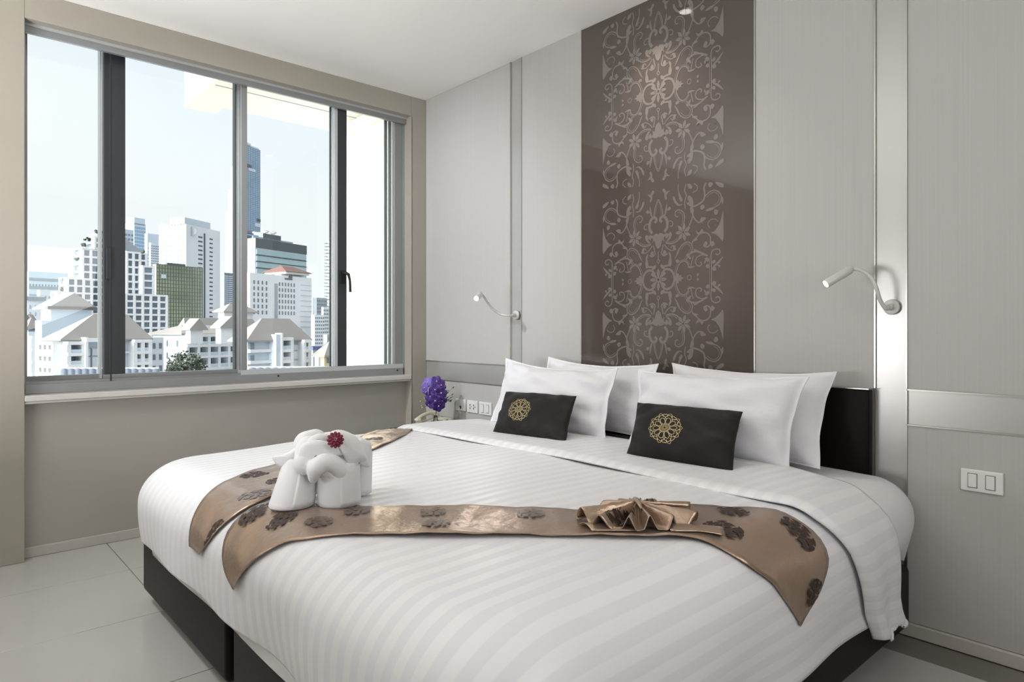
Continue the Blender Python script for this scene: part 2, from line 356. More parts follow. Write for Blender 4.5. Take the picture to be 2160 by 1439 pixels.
# scrollwork print on the dark glass: one quarter traced as strokes, mirrored and repeated
PC = 1.884; ZC = (1.287, 2.157); HT = .435
def qmap(x, y):
    dx = (x-640); return dx/1482, (685-y)/(1642*(1+.087*dx/495))
ST = [  # (width px, points) strokes in pixels of a close view
 (10, [(640,668),(650,672),(655,685)]),
 (16, [(668,640),(690,615),(720,610),(748,625),(765,655),(770,685)]),
 (9, [(785,685),(784,650),(792,612),(812,572),(840,556),(864,566),(880,592)]), (4, [(772,685),(771,648),(780,608),(802,565),(838,545),(868,555),(888,585)]),
 (14, [(690,605),(680,590),(700,585),(728,578),(738,545)]),
 (7, [(895,612),(905,560),(915,520)]),
 (8, [(1048,685),(1048,600),(1045,540),(1052,500),(1075,482),(1103,488),(1110,510),(1092,526),(1078,515)]), (4, [(1034,685),(1034,600),(1032,545)]),
 (8, [(1022,528),(985,518),(950,530),(932,558),(938,590),(960,602),(978,590),(968,572)]),
 (12, [(870,520),(895,500),(930,490),(970,500),(1015,528)]),
 (8, [(862,545),(880,515),(905,480),(905,440),(880,415),(845,422),(812,455),(788,500)]), (4, [(850,540),(870,505),(892,472),(890,445),(872,430),(848,436),(820,470)]),
 (9, [(700,408),(735,418),(775,410),(805,388)]), (4, [(700,398),(735,406),(770,398),(795,378)]),
 (20, [(690,325),(712,290),(712,250),(700,220),(682,205),(662,215),(656,235),(670,248)]),
 (7, [(640,76),(655,100),(668,140),(678,195)]), (4, [(640,92),(650,110),(660,150),(668,198)]),
 (7, [(712,250),(740,245),(758,262),(752,285),(735,284)]),
 (8, [(838,290),(848,240),(845,200),(825,172),(795,166),(775,185),(782,215),(800,215)]), (4, [(826,290),(836,240),(832,205),(815,186),(795,184)]),
 (12, [(905,150),(950,135),(990,105),(1000,60),(995,10),(1010,-28)]),
 (9, [(915,200),(905,240),(885,290),(862,325)]),
 (8, [(1000,80),(1030,48),(1070,35),(1105,55),(1118,95),(1105,140),(1070,165),(1030,185)]), (4, [(1015,85),(1040,60),(1070,50),(1095,68),(1104,98),(1092,130),(1065,152)]),
 (10, [(905,195),(925,240),(955,270),(985,262)]),
 (9, [(935,390),(965,358),(1005,352),(1035,375),(1042,415),(1035,450),(1010,462),(990,448)]),
 (6, [(1035,318),(1022,290),(1040,258),(1075,255),(1095,275)]),
 (8, [(905,430),(920,400),(945,385)]),
 (7, [(640,470),(640,530)]), (6, [(640,530),(650,545),(640,562)]),
 (7, [(690,420),(712,450),(745,470),(770,462),(775,440),(755,432),(740,450)]),
 (9, [(680,420),(672,460),(668,490),(690,505),(715,490)]),
 (8, [(855,160),(850,110),(862,60),(850,20),(860,-28)]),
 (7, [(760,60),(770,100),(800,130),(830,125)]),
 (7, [(800,-28),(800,20),(815,60),(805,85)]),
 (7, [(910,40),(940,25),(945,-5),(920,-28)]),
 (6, [(640,350),(655,365),(640,385)]), (6, [(640,380),(655,400),(640,425)]),
]
FL = [  # filled shapes
 [(640,602),(652,628),(648,655),(640,665)], [(652,668),(665,640),(690,628),(700,645),(682,660),(662,672)],
 [(655,680),(680,672),(708,680),(690,686)], [(735,515),(748,540),(746,580),(732,592),(722,565)], [(658,585),(665,570),(690,588),(680,604),(668,602)],
 [(776,685),(782,655),(800,645),(806,662),(828,660),(822,674),(842,685)],
 [(778,548),(790,540),(806,548),(804,562),(786,566)], [(872,595),(900,600),(932,600),(905,614),(880,612)],
 [(1000,548),(1020,540),(1032,565),(1018,575)], [(1008,600),(1028,592),(1032,620),(1014,622)], [(1052,575),(1072,562),(1078,582),(1058,592)], [(1052,620),(1075,612),(1082,640),(1060,645)],
 [(1060,612),(1085,585),(1132,540),(1112,580),(1085,608)], [(1095,600),(1115,612),(1100,622)],
 [(938,668),(955,655),(952,678)],
 [(640,345),(668,335),(690,345),(706,330),(700,352),(684,372),(690,400),(672,385),(660,430),(648,445),(640,445)],
 [(698,345),(720,340),(716,372),(700,372)], [(722,345),(738,328),(750,345),(742,375),(722,395),(708,392),(724,372)],
 [(690,195),(698,150),(708,110),(712,150),(702,190)], [(712,160),(728,135),(742,148),(730,165)],
 [(880,60),(905,78),(915,110),(912,150),(885,140),(862,118),(885,112),(872,88)],
 [(890,150),(918,165),(915,200),(900,200)], [(968,150),(985,135),(1000,155),(985,175),(970,170)],
 [(1005,190),(1025,170),(1075,160),(1050,185)], [(965,262),(975,235),(1010,240),(985,268),(968,275)],
 [(1132,195),(1120,240),(1108,285),(1092,315),(1070,345),(1045,355),(1080,372),(1112,405),(1128,425),(1136,380),(1134,300)],
 [(990,445),(1005,418),(1020,430),(1012,455)], [(1045,425),(1060,420),(1072,442),(1055,462),(1042,450)],
 [(935,330),(958,345),(980,322),(990,345),(968,362),(945,358)], [(1065,190),(1080,180),(1096,195),(1088,220),(1072,218)],
 [(950,400),(930,410),(905,412),(925,392)], [(915,470),(945,478),(960,500),(935,495)],
 [(782,510),(770,540),(795,505),(815,455),(800,470)], [(680,475),(690,462),(705,478),(695,498),(680,494)], [(725,478),(745,500),(742,530),(728,505)],
 [(755,430),(775,448),(785,465),(765,470)], [(757,70),(770,62),(785,98),(812,130),(788,128),(766,100)], [(800,40),(820,60),(835,95),(815,100)],
 [(672,10),(690,-5),(705,20),(730,15),(712,40),(692,72),(690,35)], [(690,48),(700,40),(712,70),(700,82)],
 [(1120,80),(1134,110),(1128,145),(1118,120)], [(1010,560),(995,570),(1000,590)], [(860,510),(880,505),(900,545),(880,540)],
 [(1030,-28),(1060,-18),(1045,8),(1028,2)], [(870,-28),(900,-20),(905,10),(880,5)], [(1075,-28),(1132,-10),(1132,18),(1100,8)],
]
pm = MB()
def flower_petals(cx, cy, r, n, a0, sy=1.15):
    out = []
    for k in range(n):
        a = a0+2*PI*k/n; c, s = math.cos(a), math.sin(a)
        P = [(.25, -.06), (.5, -.2), (.75, -.16), (1., 0), (.75, .16), (.5, .2), (.25, .06)]
        out.append([(cx+r*(p[0]*c-p[1]*s), cy+r*sy*(p[0]*s+p[1]*c)) for p in P])
    return out
FL += flower_petals(838, 337, 60, 7, -.5) + flower_petals(905, 660, 0.1, 3, 0)
RG = [(838, 337, 11), (885, 685, 15), (1078, 300, 0.1)]
for zc in ZC:
    for sx in (-1, 1):
        for sz in (-1, 1):
            def fn(u, v, sx=sx, sz=sz, zc=zc): return (PC+sx*u, -.0024-5e-6*len(pm.f)**.5, zc+sz*v)
            for w_, P in ST:
                Q = [qmap(*p) for p in catmull(P, 5)]
                ribbon(pm, Q, w_/1482*1.0, fn)
            for P in FL:
                Q = [qmap(*p) for p in catmull(P, 3, True)]
                fill(pm, Q, fn)
            for cx, cy, r in RG:
                P = [(cx+r*math.cos(a*PI/8), cy+r*1.25*math.sin(a*PI/8)) for a in range(17)]
                ribbon(pm, [qmap(*p) for p in P], 5/1482, fn)
pm.v = [(x, y, min(z, H-.002)) for x, y, z in pm.v]
# bisect at edges of the print band
me = pm.obj('scroll_print', M['print'], gp)
bm_ = bmesh.new(); bm_.from_mesh(me.data)
for co, no in (((PC+.334, 0, 0), (1, 0, 0)), ((PC-.334, 0, 0), (-1, 0, 0)), ((0, 0, H-.003), (0, 0, 1))):
    bmesh.ops.bisect_plane(bm_, geom=bm_.verts[:]+bm_.edges[:]+bm_.faces[:], plane_co=co, plane_no=no, clear_outer=True)
bm_.to_mesh(me.data); bm_.free()

# downlight over the glass panel
dl = thing('ceiling_downlight', 'small round downlight in the ceiling above the dark glass panel', 'light', (1.883, -.225, H))
MB().lathe([(.030, -.004), (.044, -.004), (.046, 0), (.044, .001), (.030, .001), (.030, -.004)], 28, Matrix.Translation((1.883, -.225, H))).obj('trim_ring', M['whiteplastic'], dl, smooth=True)
MB().lathe([(0, -.0015), (.030, -.0015), (.030, 0), (0, 0)], 24, Matrix.Translation((1.883, -.225, H))).obj('lens', M['lens'], dl)
light('downlight_bulb', 'SPOT', (1.883, -.225, H-.02), 26, (1, .86, .76), .03, look=(1.883, -.12, 1.0), spot=95, blend=1)

# reading lamps
def reading_lamp(label, base, pts, head, aim, power):
    b = on_y(*base, -.001); t = thing('reading_lamp', label, 'lamp', b, 'gooseneck reading lamps')
    RX = Matrix.Translation((b.x, -.0, b.z)) @ Matrix.Rotation(PI/2, 4, 'X')
    MB().lathe([(0, .003), (.026, .003), (.027, .008), (.025, .012), (.012, .014), (.012, .035), (.009, .038), (0, .038)], 28, RX).obj('wall_mount', M['whitemetal'], t, smooth=False, bevel=.0008)
    P = [Vector((b.x, -.036, b.z))]+[on_y(*p) for p in pts]
    P = catmull(P, 6); MB().tube(P, .0068, 12).obj('gooseneck', M['whitemetal'], t, smooth=True)
    a, c = on_y(*head[0]), on_y(*head[1]); d = (c-a).normalized()
    hb = MB().tube([a-d*.004, a, a+d*.006, a+d*.012, c-d*.002, c], [.008, .0095, .014, .0152, .0155, .0150], 20, True).obj('lamp_head', M['whitemetal'], t, smooth=True, bevel=0)
    MB().tube([c+d*.0002, c+d*.0012], [.0125, .0125], 20).obj('lens', M['lens'], t)
    light('reading_bulb', 'SPOT', c+d*.004, power, (1, .95, .88), .012, look=c+d*(1) if aim is None else aim, spot=75, blend=.7)
reading_lamp('white gooseneck reading lamp on the metal strip right of the bed', (1882, 648),
    [(1868,651,-.055), (1856,632,-.075), (1848,606,-.09), (1836,584,-.10), (1818,571,-.11), (1799,567,-.12)], [(1797,567,-.12), (1742,599,-.19)], None, 1.2)
reading_lamp('white gooseneck reading lamp on the metal strip near the window', (1090, 665),
    [(1077,666,-.06), (1056,663,-.09), (1040,652,-.13), (1028,638,-.17), (1020,625,-.21), (1014,620,-.24)], [(1014,620,-.24), (1005,630,-.315)], None, 3.0)

# switches and sockets
def plate(label, cat, x0, x1, z0, z1, kind):
    t = thing('wall_switch' if kind == 'switch' else 'wall_socket', label, cat, ((x0+x1)/2, 0, z0))
    MB().box(x0, x1, -.009, 0, z0, z1).obj('plate', M['whiteplastic'], t, bevel=.003)
    cx, cz, w_, h_ = (x0+x1)/2, (z0+z1)/2, x1-x0, z1-z0
    if kind == 'switch':
        for s_ in (-1, 1):
            MB().box(cx+s_*w_*.21-w_*.115, cx+s_*w_*.21+w_*.115, -.0105, -.008, cz-h_*.33, cz+h_*.33).obj('rocker_gap', M['phonekey'], t)
            MB().box(cx+s_*w_*.21-w_*.10, cx+s_*w_*.21+w_*.10, -.013, -.009, cz-h_*.30, cz+h_*.30).obj('rocker', M['whiteplastic'], t, bevel=.0015)
    elif kind == 'socket':
        MB().box(cx-w_*.3, cx+w_*.3, -.0105, -.008, cz-h_*.33, cz+h_*.33).obj('socket_face', M['whiteplastic'], t, bevel=.0008)
        for s_ in (-1, 1):
            for q in (-.13, .13): MB().box(cx+s_*w_*.17-.003, cx+s_*w_*.17+.003, -.0112, -.009, cz+h_*q-.006, cz+h_*q+.006).obj('socket_hole', M['black'], t)
            MB().lathe([(0, 0), (.0035, 0), (.0035, .002), (0, .002)], 10, Matrix.Translation((cx+s_*w_*.17+.012, -.0092, cz)) @ Matrix.Rotation(PI/2, 4, 'X')).obj('socket_hole', M['black'], t)
    else:
        MB().box(cx-w_*.08, cx+w_*.08, -.0105, -.008, cz-h_*.32, cz-h_*.08).obj('jack', M['black'], t)
        MB().tube([(cx, -.012, cz-h_*.2), (cx-.004, -.02, cz-.045), (cx-.015, -.025, cz-.075)], .002, 8).obj('plug_cord', M['phone'], t)
plate('wide white double rocker switch plate right of the bed', 'switch', 3.078, 3.193, .532, .603, 'switch')
plate('leftmost of three small wall plates, phone jack above the nightstand', 'socket', .343, .443, .545, .618, 'jack')
plate('middle of three small wall plates, power socket above the nightstand', 'socket', .458, .562, .543, .618, 'socket')
plate('rightmost of three small wall plates, double rocker switch by the pillow', 'switch', .577, .693, .541, .618, 'switch')
# ------------------------------------------------------------------ bed
BX, HX, YF, TOP = 1.925, 1.055, -1.95, .585
RR, RB = .22, .125
def drape(a, b, h=0., hem=None, extra=0.):
    """cloth coordinates (a across, b towards the headboard) laid over the made bed, h above it"""
    hx = HX+extra; sx = 1 if a >= BX else -1
    q = max(abs(a-BX)-(hx-RR), 0.); p = max((YF-extra+RR)-b, 0.)
    ix = BX+sx*(abs(a-BX)-q); iy = b+p
    d = math.hypot(q, p)
    z0 = TOP-.012*(max(-1.1, min(1.1, a-BX))/1.1)**2-.012*(max(b, YF)+1.)**2
    if d < 1e-6: return (ix, iy, z0+h)
    nx, ny = sx*q/d, -p/d
    D0 = RR-RB
    if d < D0: off, drop, ph = d, 0., 0.
    else:
        ph = (d-D0)/RB
        if ph < PI/2: off = D0+RB*math.sin(ph); drop = RB*(1-math.cos(ph))
        else: ex = d-D0-RB*PI/2; ph = PI/2; off = RR; drop = RB+ex
    if hem is not None: drop = min(drop, hem(nx, ny))
    off += .018*math.sin(min(drop, .32)/.32*PI)
    s, c = math.sin(ph), math.cos(ph)
    return (ix+nx*(off+h*s), iy+ny*(off+h*s), z0-drop+h*c)

bed = thing('bed', 'wide low bed of two dark leatherette bases with dark headboard', 'bed', (1.9, -.95, 0))
def soft_box(x0, x1, y0, y1, z0, z1, r, n=6):
    b = bmesh.new(); bmesh.ops.create_cube(b, size=1)
    for v in b.verts: v.co = Vector(((x0+x1)/2+v.co.x*(x1-x0), (y0+y1)/2+v.co.y*(y1-y0), (z0+z1)/2+v.co.z*(z1-z0)))
    bmesh.ops.bevel(b, geom=b.edges[:], offset=r, segments=n, profile=.5, affect='EDGES')
    mb = MB(); b.verts.ensure_lookup_table(); mb.v = [tuple(v.co) for v in b.verts]; mb.f = [tuple(v.index for v in f.verts) for f in b.faces]; b.free(); return mb
for x0, x1 in ((.855, 1.79), (1.83, 2.945)):
    o = soft_box(x0, x1, -1.905, -.052, .05, .262, .022).obj('bed_base', M['leather'], bed, smooth=True)
    for x in (x0+.12, x1-.12):
        for y in (-1.7, -.97, -.2): MB().lathe([(0, 0), (.028, 0), (.028, .055), (0, .055)], 14, Matrix.Translation((x, y, 0))).obj('foot', M['black'], o)
mb = MB(); NM, NK = 150, 90
def mattress_fn(s, t):
    a = .50+2.85*s; b = -2.30+2.252*t; x, y, z = drape(a, b, -.022, lambda nx, ny: .315, .0)
    dd = max(TOP-z-.16, 0); x += (-1 if a > BX else 1)*dd*dd*2.2 if abs(a-BX) > HX-RR else 0
    if b > -.25: k_ = (b+.25)/.2; x -= (1 if a > BX else -1)*.02*k_*k_*(abs(a-BX) > HX-RR)
    return x, y, z-.004*math.sin(a*8)*math.sin(b*9)
mb.grid(mattress_fn, NM, NK); k0 = len(mb.v)
mb.v += [(BX+max(-(HX-.06), min(HX-.06, mb.v[i*(NK+1)+NK][0]-BX)), mb.v[i*(NK+1)+NK][1]+.012, .264) for i in range(NM+1)]
mb.f += [(i*(NK+1)+NK, (i+1)*(NK+1)+NK, k0+i+1, k0+i) for i in range(NM)]
mb.obj('mattress', M['sheet'], smooth=True)
tag(bpy.data.objects['mattress'], 'thick mattress in a white fitted sheet on the dark bed bases', 'mattress')
# dark upholstered headboard with a slim top edge
soft_box(.957, 2.811, -.049, -.006, .20, .843, .008, 3).obj('headboard', M['leather'], bed, smooth=True)
MB().box(.957, 2.811, -.050, -.006, .843, .847).obj('headboard_trim', M['trimmetal'], bed)

def hem_duvet(nx, ny):
    return .268+(.10*max(nx, 0)**2 if nx > 0 else .0)
def duvet_fn(a, b):
    w_ = .004*math.sin(a*9+b*3)*math.sin(b*7+1)
    x, y, z = drape(a, b, 0+w_, hem_duvet)
    d = TOP-z
    if d > .12:   # soft hanging undulation
        k = min((d-.12)/.2, 1); t = math.sin(a*13+1)*.008+math.sin(a*5)*.01 if b < YF+.1 else math.sin(b*11)*.007
        if b < YF+.1: y -= t*k
        else: x += (t if a > BX else -t)*k
    return x, y, z
mb = MB(); NA, NB = 190, 120; A0, A1, B0, B1 = .33, 3.50, -2.55, -.42; mb.uv = []
P = {}
for i in range(NA+1):
    for j in range(NB+1):
        a = A0+(A1-A0)*i/NA; b = B0+(B1-B0)*j/NB
        mb.v.append(duvet_fn(a, b)); mb.uv.append((a, b))
def clamped(i, j):
    a = A0+(A1-A0)*i/NA; b = B0+(B1-B0)*j/NB
    q = max(abs(a-BX)-(HX-RR), 0.); p = max((YF+RR)-b, 0.); d = math.hypot(q, p)
    if d < RR: return False
    nx, ny = (1 if a > BX else -1)*q/d, -p/d
    return RB+(d-(RR-RB)-RB*PI/2) > hem_duvet(nx, ny)
C_ = [[clamped(i, j) for j in range(NB+1)] for i in range(NA+1)]
for i in range(NA):
    for j in range(NB):
        if C_[i][j] and C_[i+1][j] and C_[i][j+1] and C_[i+1][j+1]: continue
        k = i*(NB+1)+j; mb.f.append((k, k+NB+1, k+NB+2, k+1))
dv = mb.obj('duvet', M['duvet'], smooth=True, solid=-.012)
tag(dv, 'white striped satin duvet hanging over the foot and sides of the bed', 'duvet')
# turned-down band of the duvet near the pillows
def turn_fn(a, b):
    e0 = -.815+.012*math.sin(a*4)+.05*max(0, (a-2.2))
    edge = b   # 0..1 from fold to pillow side
    bb = e0+(.50-.28*max(0, min(1, (a-2.6)/.7)))*edge
    x, y, z = drape(a, bb, .004+.018*min(1, edge*14)**.5*(1-.45*edge)+.003*math.sin(a*7+bb*9), lambda nx, ny: .405 if a > BX else .3, .006)
    d = max(TOP-z-.03, 0)
    if a > BX: y += .62*d; x += .03*d*math.sin(edge*9)+.012*math.sin(edge*PI)*min(d*6, 1)
    return x, y, z
mb = MB(); mb.uv = []; NA, NB = 170, 34
for i in range(NA+1):
    for j in range(NB+1):
        a = .42+(3.475-.42)*i/NA; e_ = (j/NB)**1.5
        lim = 3.475-.07*max(0, (e_-.25)/.75)-.02*math.sin(e_*14)
        a = min(a, lim)
        mb.v.append(turn_fn(a, e_)); mb.uv.append((a, e_))
mb.f = [(i*(NB+1)+j, (i+1)*(NB+1)+j, (i+1)*(NB+1)+j+1, i*(NB+1)+j+1) for i in range(NA) for j in range(NB)]
mb.obj('turned_down_edge', M['duvet'], dv, smooth=True, solid=-.010)

# ------------------------------------------------------------------ pillows and cushions
def pillow_fn(BLc, BRc, TLc, TRc, t, pinch=.07, seed=0, sag=.0, flange=0., wr=.004):
    rnd = random.Random(seed); ph = [rnd.uniform(0, 6) for _ in range(8)]
    BLc, BRc, TLc, TRc = map(Vector, (BLc, BRc, TLc, TRc))
    n = (BRc-BLc).cross(TLc-BLc).normalized()
    def fn(u, v, side):
        uu = u*(1-pinch*(1-v*v)*abs(u)); vv = v*(1-pinch*1.1*(1-u*u)*abs(v))-sag*(1-u*u)*max(v, 0)
        s, q = (uu+1)/2, (vv+1)/2
        P = BLc*(1-s)*(1-q)+BRc*s*(1-q)+TLc*(1-s)*q+TRc*s*q
        f = flange; ru, rv = min(1, abs(u)/(1-f)), min(1, abs(v)/(1-f))
        prof = max(0, (1-ru**2.6)*(1-rv**2.6))**.58
        wrk = wr*(math.sin(u*7+ph[0]+2*v)*math.sin(v*9+ph[1])+.7*math.sin(14*u*v+ph[2])+.5*math.sin(u*15+ph[3])*abs(v)**3*2)
        edge = (.0035*math.sin(u*10+ph[4])*abs(v)**4+.0035*math.sin(v*8+ph[5])*abs(u)**4)*(1 if wr > .0035 else .25)
        return P+n*(side*(t/2*prof*(1+.25*(v < 0)*abs(v)*(1-abs(v)))+.0015)+wrk*min(1, prof*3)+edge)
    return fn
def pillow_mesh(fn, nu=44, nv=34):
    mb = MB()
    for side in (1, -1):
        mb.grid(lambda s, q: fn(math.sin((s*2-1)*PI/2), math.sin((q*2-1)*PI/2), side), nu, nv)
    return mb
def close_pillow(mb, nu, nv):
    k = (nu+1)*(nv+1); g_ = lambda i, j: i*(nv+1)+j
    ring = [g_(i, 0) for i in range(nu)]+[g_(nu, j) for j in range(nv)]+[g_(i, nv) for i in range(nu, 0, -1)]+[g_(0, j) for j in range(nv, 0, -1)]
    for a, b in zip(ring, ring[1:]+ring[:1]): mb.f.append((a, a+k, b+k, b))
    return mb
def pillow(label, corners, t, m, name='pillow', cat='pillow', group=None, **kw):
    fn = pillow_fn(*corners, t, **kw)
    o = close_pillow(pillow_mesh(fn), 44, 34).obj(name, m, smooth=True, sub=0); tag(o, label, cat, group)
    b = bmesh.new(); b.from_mesh(o.data); bmesh.ops.recalc_face_normals(b, faces=b.faces); b.to_mesh(o.data); b.free()
    return o, fn
G_P = 'white pillows against the headboard'
pillow('white pillow at the back left, against the headboard', [(1.23,-.17,.575), (1.99,-.17,.575), (1.24,-.08,.915), (1.945,-.085,.905)], .13, M['pillow'], group=G_P, seed=1, sag=.10, flange=.05)
pillow('white pillow at the back right, against the headboard', [(2.05,-.20,.575), (2.725,-.24,.575), (2.02,-.09,.91), (2.725,-.10,.905)], .14, M['pillow'], group=G_P, seed=2, sag=.06, flange=.03)
pillow('white pillow at the front left, behind the small dark cushion', [(1.10,-.36,.585), (1.88,-.37,.575), (1.085,-.235,.905), (1.85,-.245,.885)], .17, M['pillow'], group=G_P, seed=3, sag=.12, flange=.05, wr=.009)
pillow('white pillow at the front right, behind the small dark cushion', [(2.00,-.37,.585), (2.665,-.34,.57), (1.955,-.25,.885), (2.69,-.25,.895)], .18, M['pillow'], group=G_P, seed=4, sag=.05, flange=.04, wr=.009)

def mandala():
    out = []; c = lambda r, n=40: [(r*math.cos(2*PI*i/n), r*math.sin(2*PI*i/n)) for i in range(n+1)]
    out += [c(.10, 20), c(.17, 24), c(.25), c(.31)]
    for k in range(10):
        a = 2*PI*k/10+.1
        def rot(P, a=a): return [(x*math.cos(a)-y*math.sin(a), x*math.sin(a)+y*math.cos(a)) for x, y in P]
        out.append(rot(catmull([(.31, -.05), (.45, -.13), (.60, -.13), (.70, 0), (.60, .13), (.45, .13), (.31, .05)], 4)))
        out.append(rot(catmull([(.45, .16), (.58, .24), (.72, .20), (.84, .10), (.86, 0), (.84, -.10), (.72, -.20), (.58, -.24), (.45, -.16)], 4)))
        out.append(rot([(.84, -.12), (.93, -.10), (1.0, 0), (.93, .10), (.84, .12)]))
        out.append([(x*math.cos(PI/10)-y*math.sin(PI/10), x*math.sin(PI/10)+y*math.cos(PI/10)) for x, y in rot(catmull([(.74, -.12), (.86, -.13), (.92, -.05), (.88, 0), (.92, .05), (.86, .13), (.74, .12)], 3))])
    return out
MAN = mandala()
def cushion(label, corners, centre, rad, seed):
    o, fn = pillow(label, corners, .10, M['cushion'], 'cushion', 'cushion', 'dark cushions with gold mandalas', seed=seed, pinch=.045, flange=.0, wr=.003)
    Wd = (Vector(corners[1])-Vector(corners[0])).length; Hg = (Vector(corners[2])-Vector(corners[0])).length
    mb = MB(); cu, cv = centre
    def mp(x, y):
        e = .0005; u = cu+x*2/Wd; v = cv+y*2/Hg; p = fn(u, v, 1)
        n = (fn(u+.01, v, 1)-p).cross(fn(u, v+.01, 1)-p).normalized(); return p+n*.0009
    for P in MAN: ribbon(mb, [(x*rad, y*rad) for x, y in P], .0021, mp)
    mb.obj('embroidered_mandala', M['gold'], o)
    return o
cushion('small dark cushion with gold mandala, nearer the window', [(1.43,-.622,.588), (1.86,-.600,.588), (1.315,-.44,.757), (1.765,-.43,.768)], (-.24, -.10), .070, 11)
cushion('small dark cushion with gold mandala, nearer the right side of the bed', [(2.178,-.612,.588), (2.59,-.580,.588), (2.092,-.43,.767), (2.53,-.41,.770)], (-.22, -.12), .070, 12)

# ------------------------------------------------------------------ runners
def lerp2(a, b, t): return (a[0]+(b[0]-a[0])*t, a[1]+(b[1]-a[1])*t)
def resample(P, n):
    P = catmull(P, 8); d = [0]
    for a, b in zip(P, P[1:]): d.append(d[-1]+math.hypot(b[0]-a[0], b[1]-a[1]))
    out = []; k = 0
    for i in range(n+1):
        t = d[-1]*i/n
        while k < len(d)-2 and d[k+1] < t: k += 1
        f = (t-d[k])/((d[k+1]-d[k]) or 1); out.append(lerp2(P[k], P[k+1], min(f, 1)))
    return out
def flower(mbs, cx, cy, r, fn, rot=0, squash=1.):
    rnd = random.Random(int(cx*1000+cy*77))
    for ring, (r0, r1, n) in enumerate(((.10, .44, 5), (.40, .76, 6), (.70, 1.0, 9))):
        for k in range(n):
            a = rot+2*PI*(k+.5*ring)/n+rnd.uniform(-.1, .1); w_ = .46*r1*2*PI/n*rnd.uniform(.85, 1)
            if ring == 2 and rnd.random() < .15: continue
            P = [(r0, 0), (r0+.12, -w_*.6), (r1-.06, -w_), (r1+rnd.uniform(-.02, .04), -w_*.2), (r1, w_*.4), (r1-.08, w_), (r0+.12, w_*.6)]
            Q = [(cx+r*(x*math.cos(a)-y*math.sin(a)), cy+squash*r*(x*math.sin(a)+y*math.cos(a))) for x, y in P]
            fill(mbs, Q, fn)
def runner(label, E1, E2, h0, flowers, amp=.0025, seed=0, ph=0):
    n = 90; m = 14; A = resample(E1, n); B = resample(E2, n); mb = MB(); mb.uv = []
    def hh(a, b): return h0+amp*(math.sin(a*31+b*17+ph)*.6+math.sin(a*13-b*29+ph)*.7+math.sin((a+b)*55+ph)*.3)+amp
    for i in range(n+1):
        for j in range(m+1):
            a, b = lerp2(A[i], B[i], j/m); e = min(j, m-j)/m
            p = drape(a, b, hh(a, b)+(.002 if e == 0 else 0)); mb.v.append(p); mb.uv.append((a, b))
    mb.f = [(i*(m+1)+j, (i+1)*(m+1)+j, (i+1)*(m+1)+j+1, i*(m+1)+j+1) for i in range(n) for j in range(m)]
    o = mb.obj('bed_runner', M['satin'], smooth=True, solid=.0025); tag(o, label, 'bed runner', 'brown satin bed runners')
    # outline for clipping the woven flowers
    poly = A+B[::-1]
    def inside(x, y):
        c = False; k = len(poly)-1
        for i in range(len(poly)):
            xi, yi = poly[i]; xj, yj = poly[k]
            if (yi > y) != (yj > y) and x < (xj-xi)*(y-yi)/(yj-yi)+xi: c = not c
            k = i
        return c
    for cx, cy, r, rot, lt in flowers:
        f = MB(); fn = lambda x, y: drape(x, y, hh(x, y)+.0036)
        flower(f, cx, cy, r, lambda x, y: (x, y, 0), rot)
        keep = MB()
        for face in f.f:
            if all(inside(f.v[q][0], f.v[q][1]) for q in face): keep.add([fn(f.v[q][0], f.v[q][1]) for q in face], [tuple(range(len(face)))])
        if keep.f: keep.obj('flower_motif', M['motiflight'] if lt else M['motif'], o)['kind'] = 'stuff'
    for P in ([] if seed else [[(1.83,-1.93),(1.80,-1.97),(1.80,-2.04)]]):
        pass
    return o, hh
E1L = [(.62,-.66), (.80,-.80), (.93,-.90), (1.03,-1.02), (1.18,-1.20), (1.31,-1.39), (1.40,-1.56), (1.47,-1.70), (1.545,-1.81), (1.60,-1.87), (1.63,-1.92), (1.655,-1.965), (1.68,-2.0), (1.70,-2.03)]
E1R = [(.80,-.60), (.95,-.70), (1.08,-.82), (1.20,-.94), (1.34,-1.12), (1.47,-1.30), (1.61,-1.49), (1.72,-1.62), (1.80,-1.72), (1.85,-1.79), (1.885,-1.85), (1.88,-1.90), (1.86,-1.95), (1.83,-1.995), (1.79,-2.03)]
runner('brown satin runner from the window side to the foot, under the towel elephant', E1L, E1R, .003,
    [(1.56,-1.74,.045,.3,0), (1.69,-1.71,.042,.9,0), (1.81,-1.83,.045,.2,1), (1.60,-1.60,.040,0,1), (1.43,-1.42,.045,0,0), (1.20,-1.1,.045,.5,0), (1.84,-1.97,.04,.5,0)], seed=1, ph=1)
E2T = [(2.055,-2.045), (1.99,-2.02), (1.94,-1.985), (1.91,-1.935), (1.92,-1.86), (1.98,-1.80), (2.10,-1.695), (2.21,-1.60), (2.30,-1.50), (2.40,-1.405), (2.49,-1.32), (2.57,-1.24), (2.65,-1.12), (2.72,-1.0), (2.81,-.925), (2.89,-.865), (2.97,-.835), (3.02,-.835), (3.055,-.87), (3.085,-.91), (3.11,-.955), (3.14,-1.0)]
E2B = [(2.057,-2.047), (2.09,-2.01), (2.12,-1.975), (2.16,-1.94), (2.21,-1.90), (2.29,-1.85), (2.38,-1.74), (2.46,-1.66), (2.55,-1.565), (2.64,-1.47), (2.72,-1.38), (2.79,-1.31), (2.86,-1.25), (2.92,-1.215), (2.97,-1.18), (3.01,-1.13), (3.04,-1.10), (3.07,-1.07), (3.10,-1.04), (3.12,-1.02), (3.142,-1.002)]
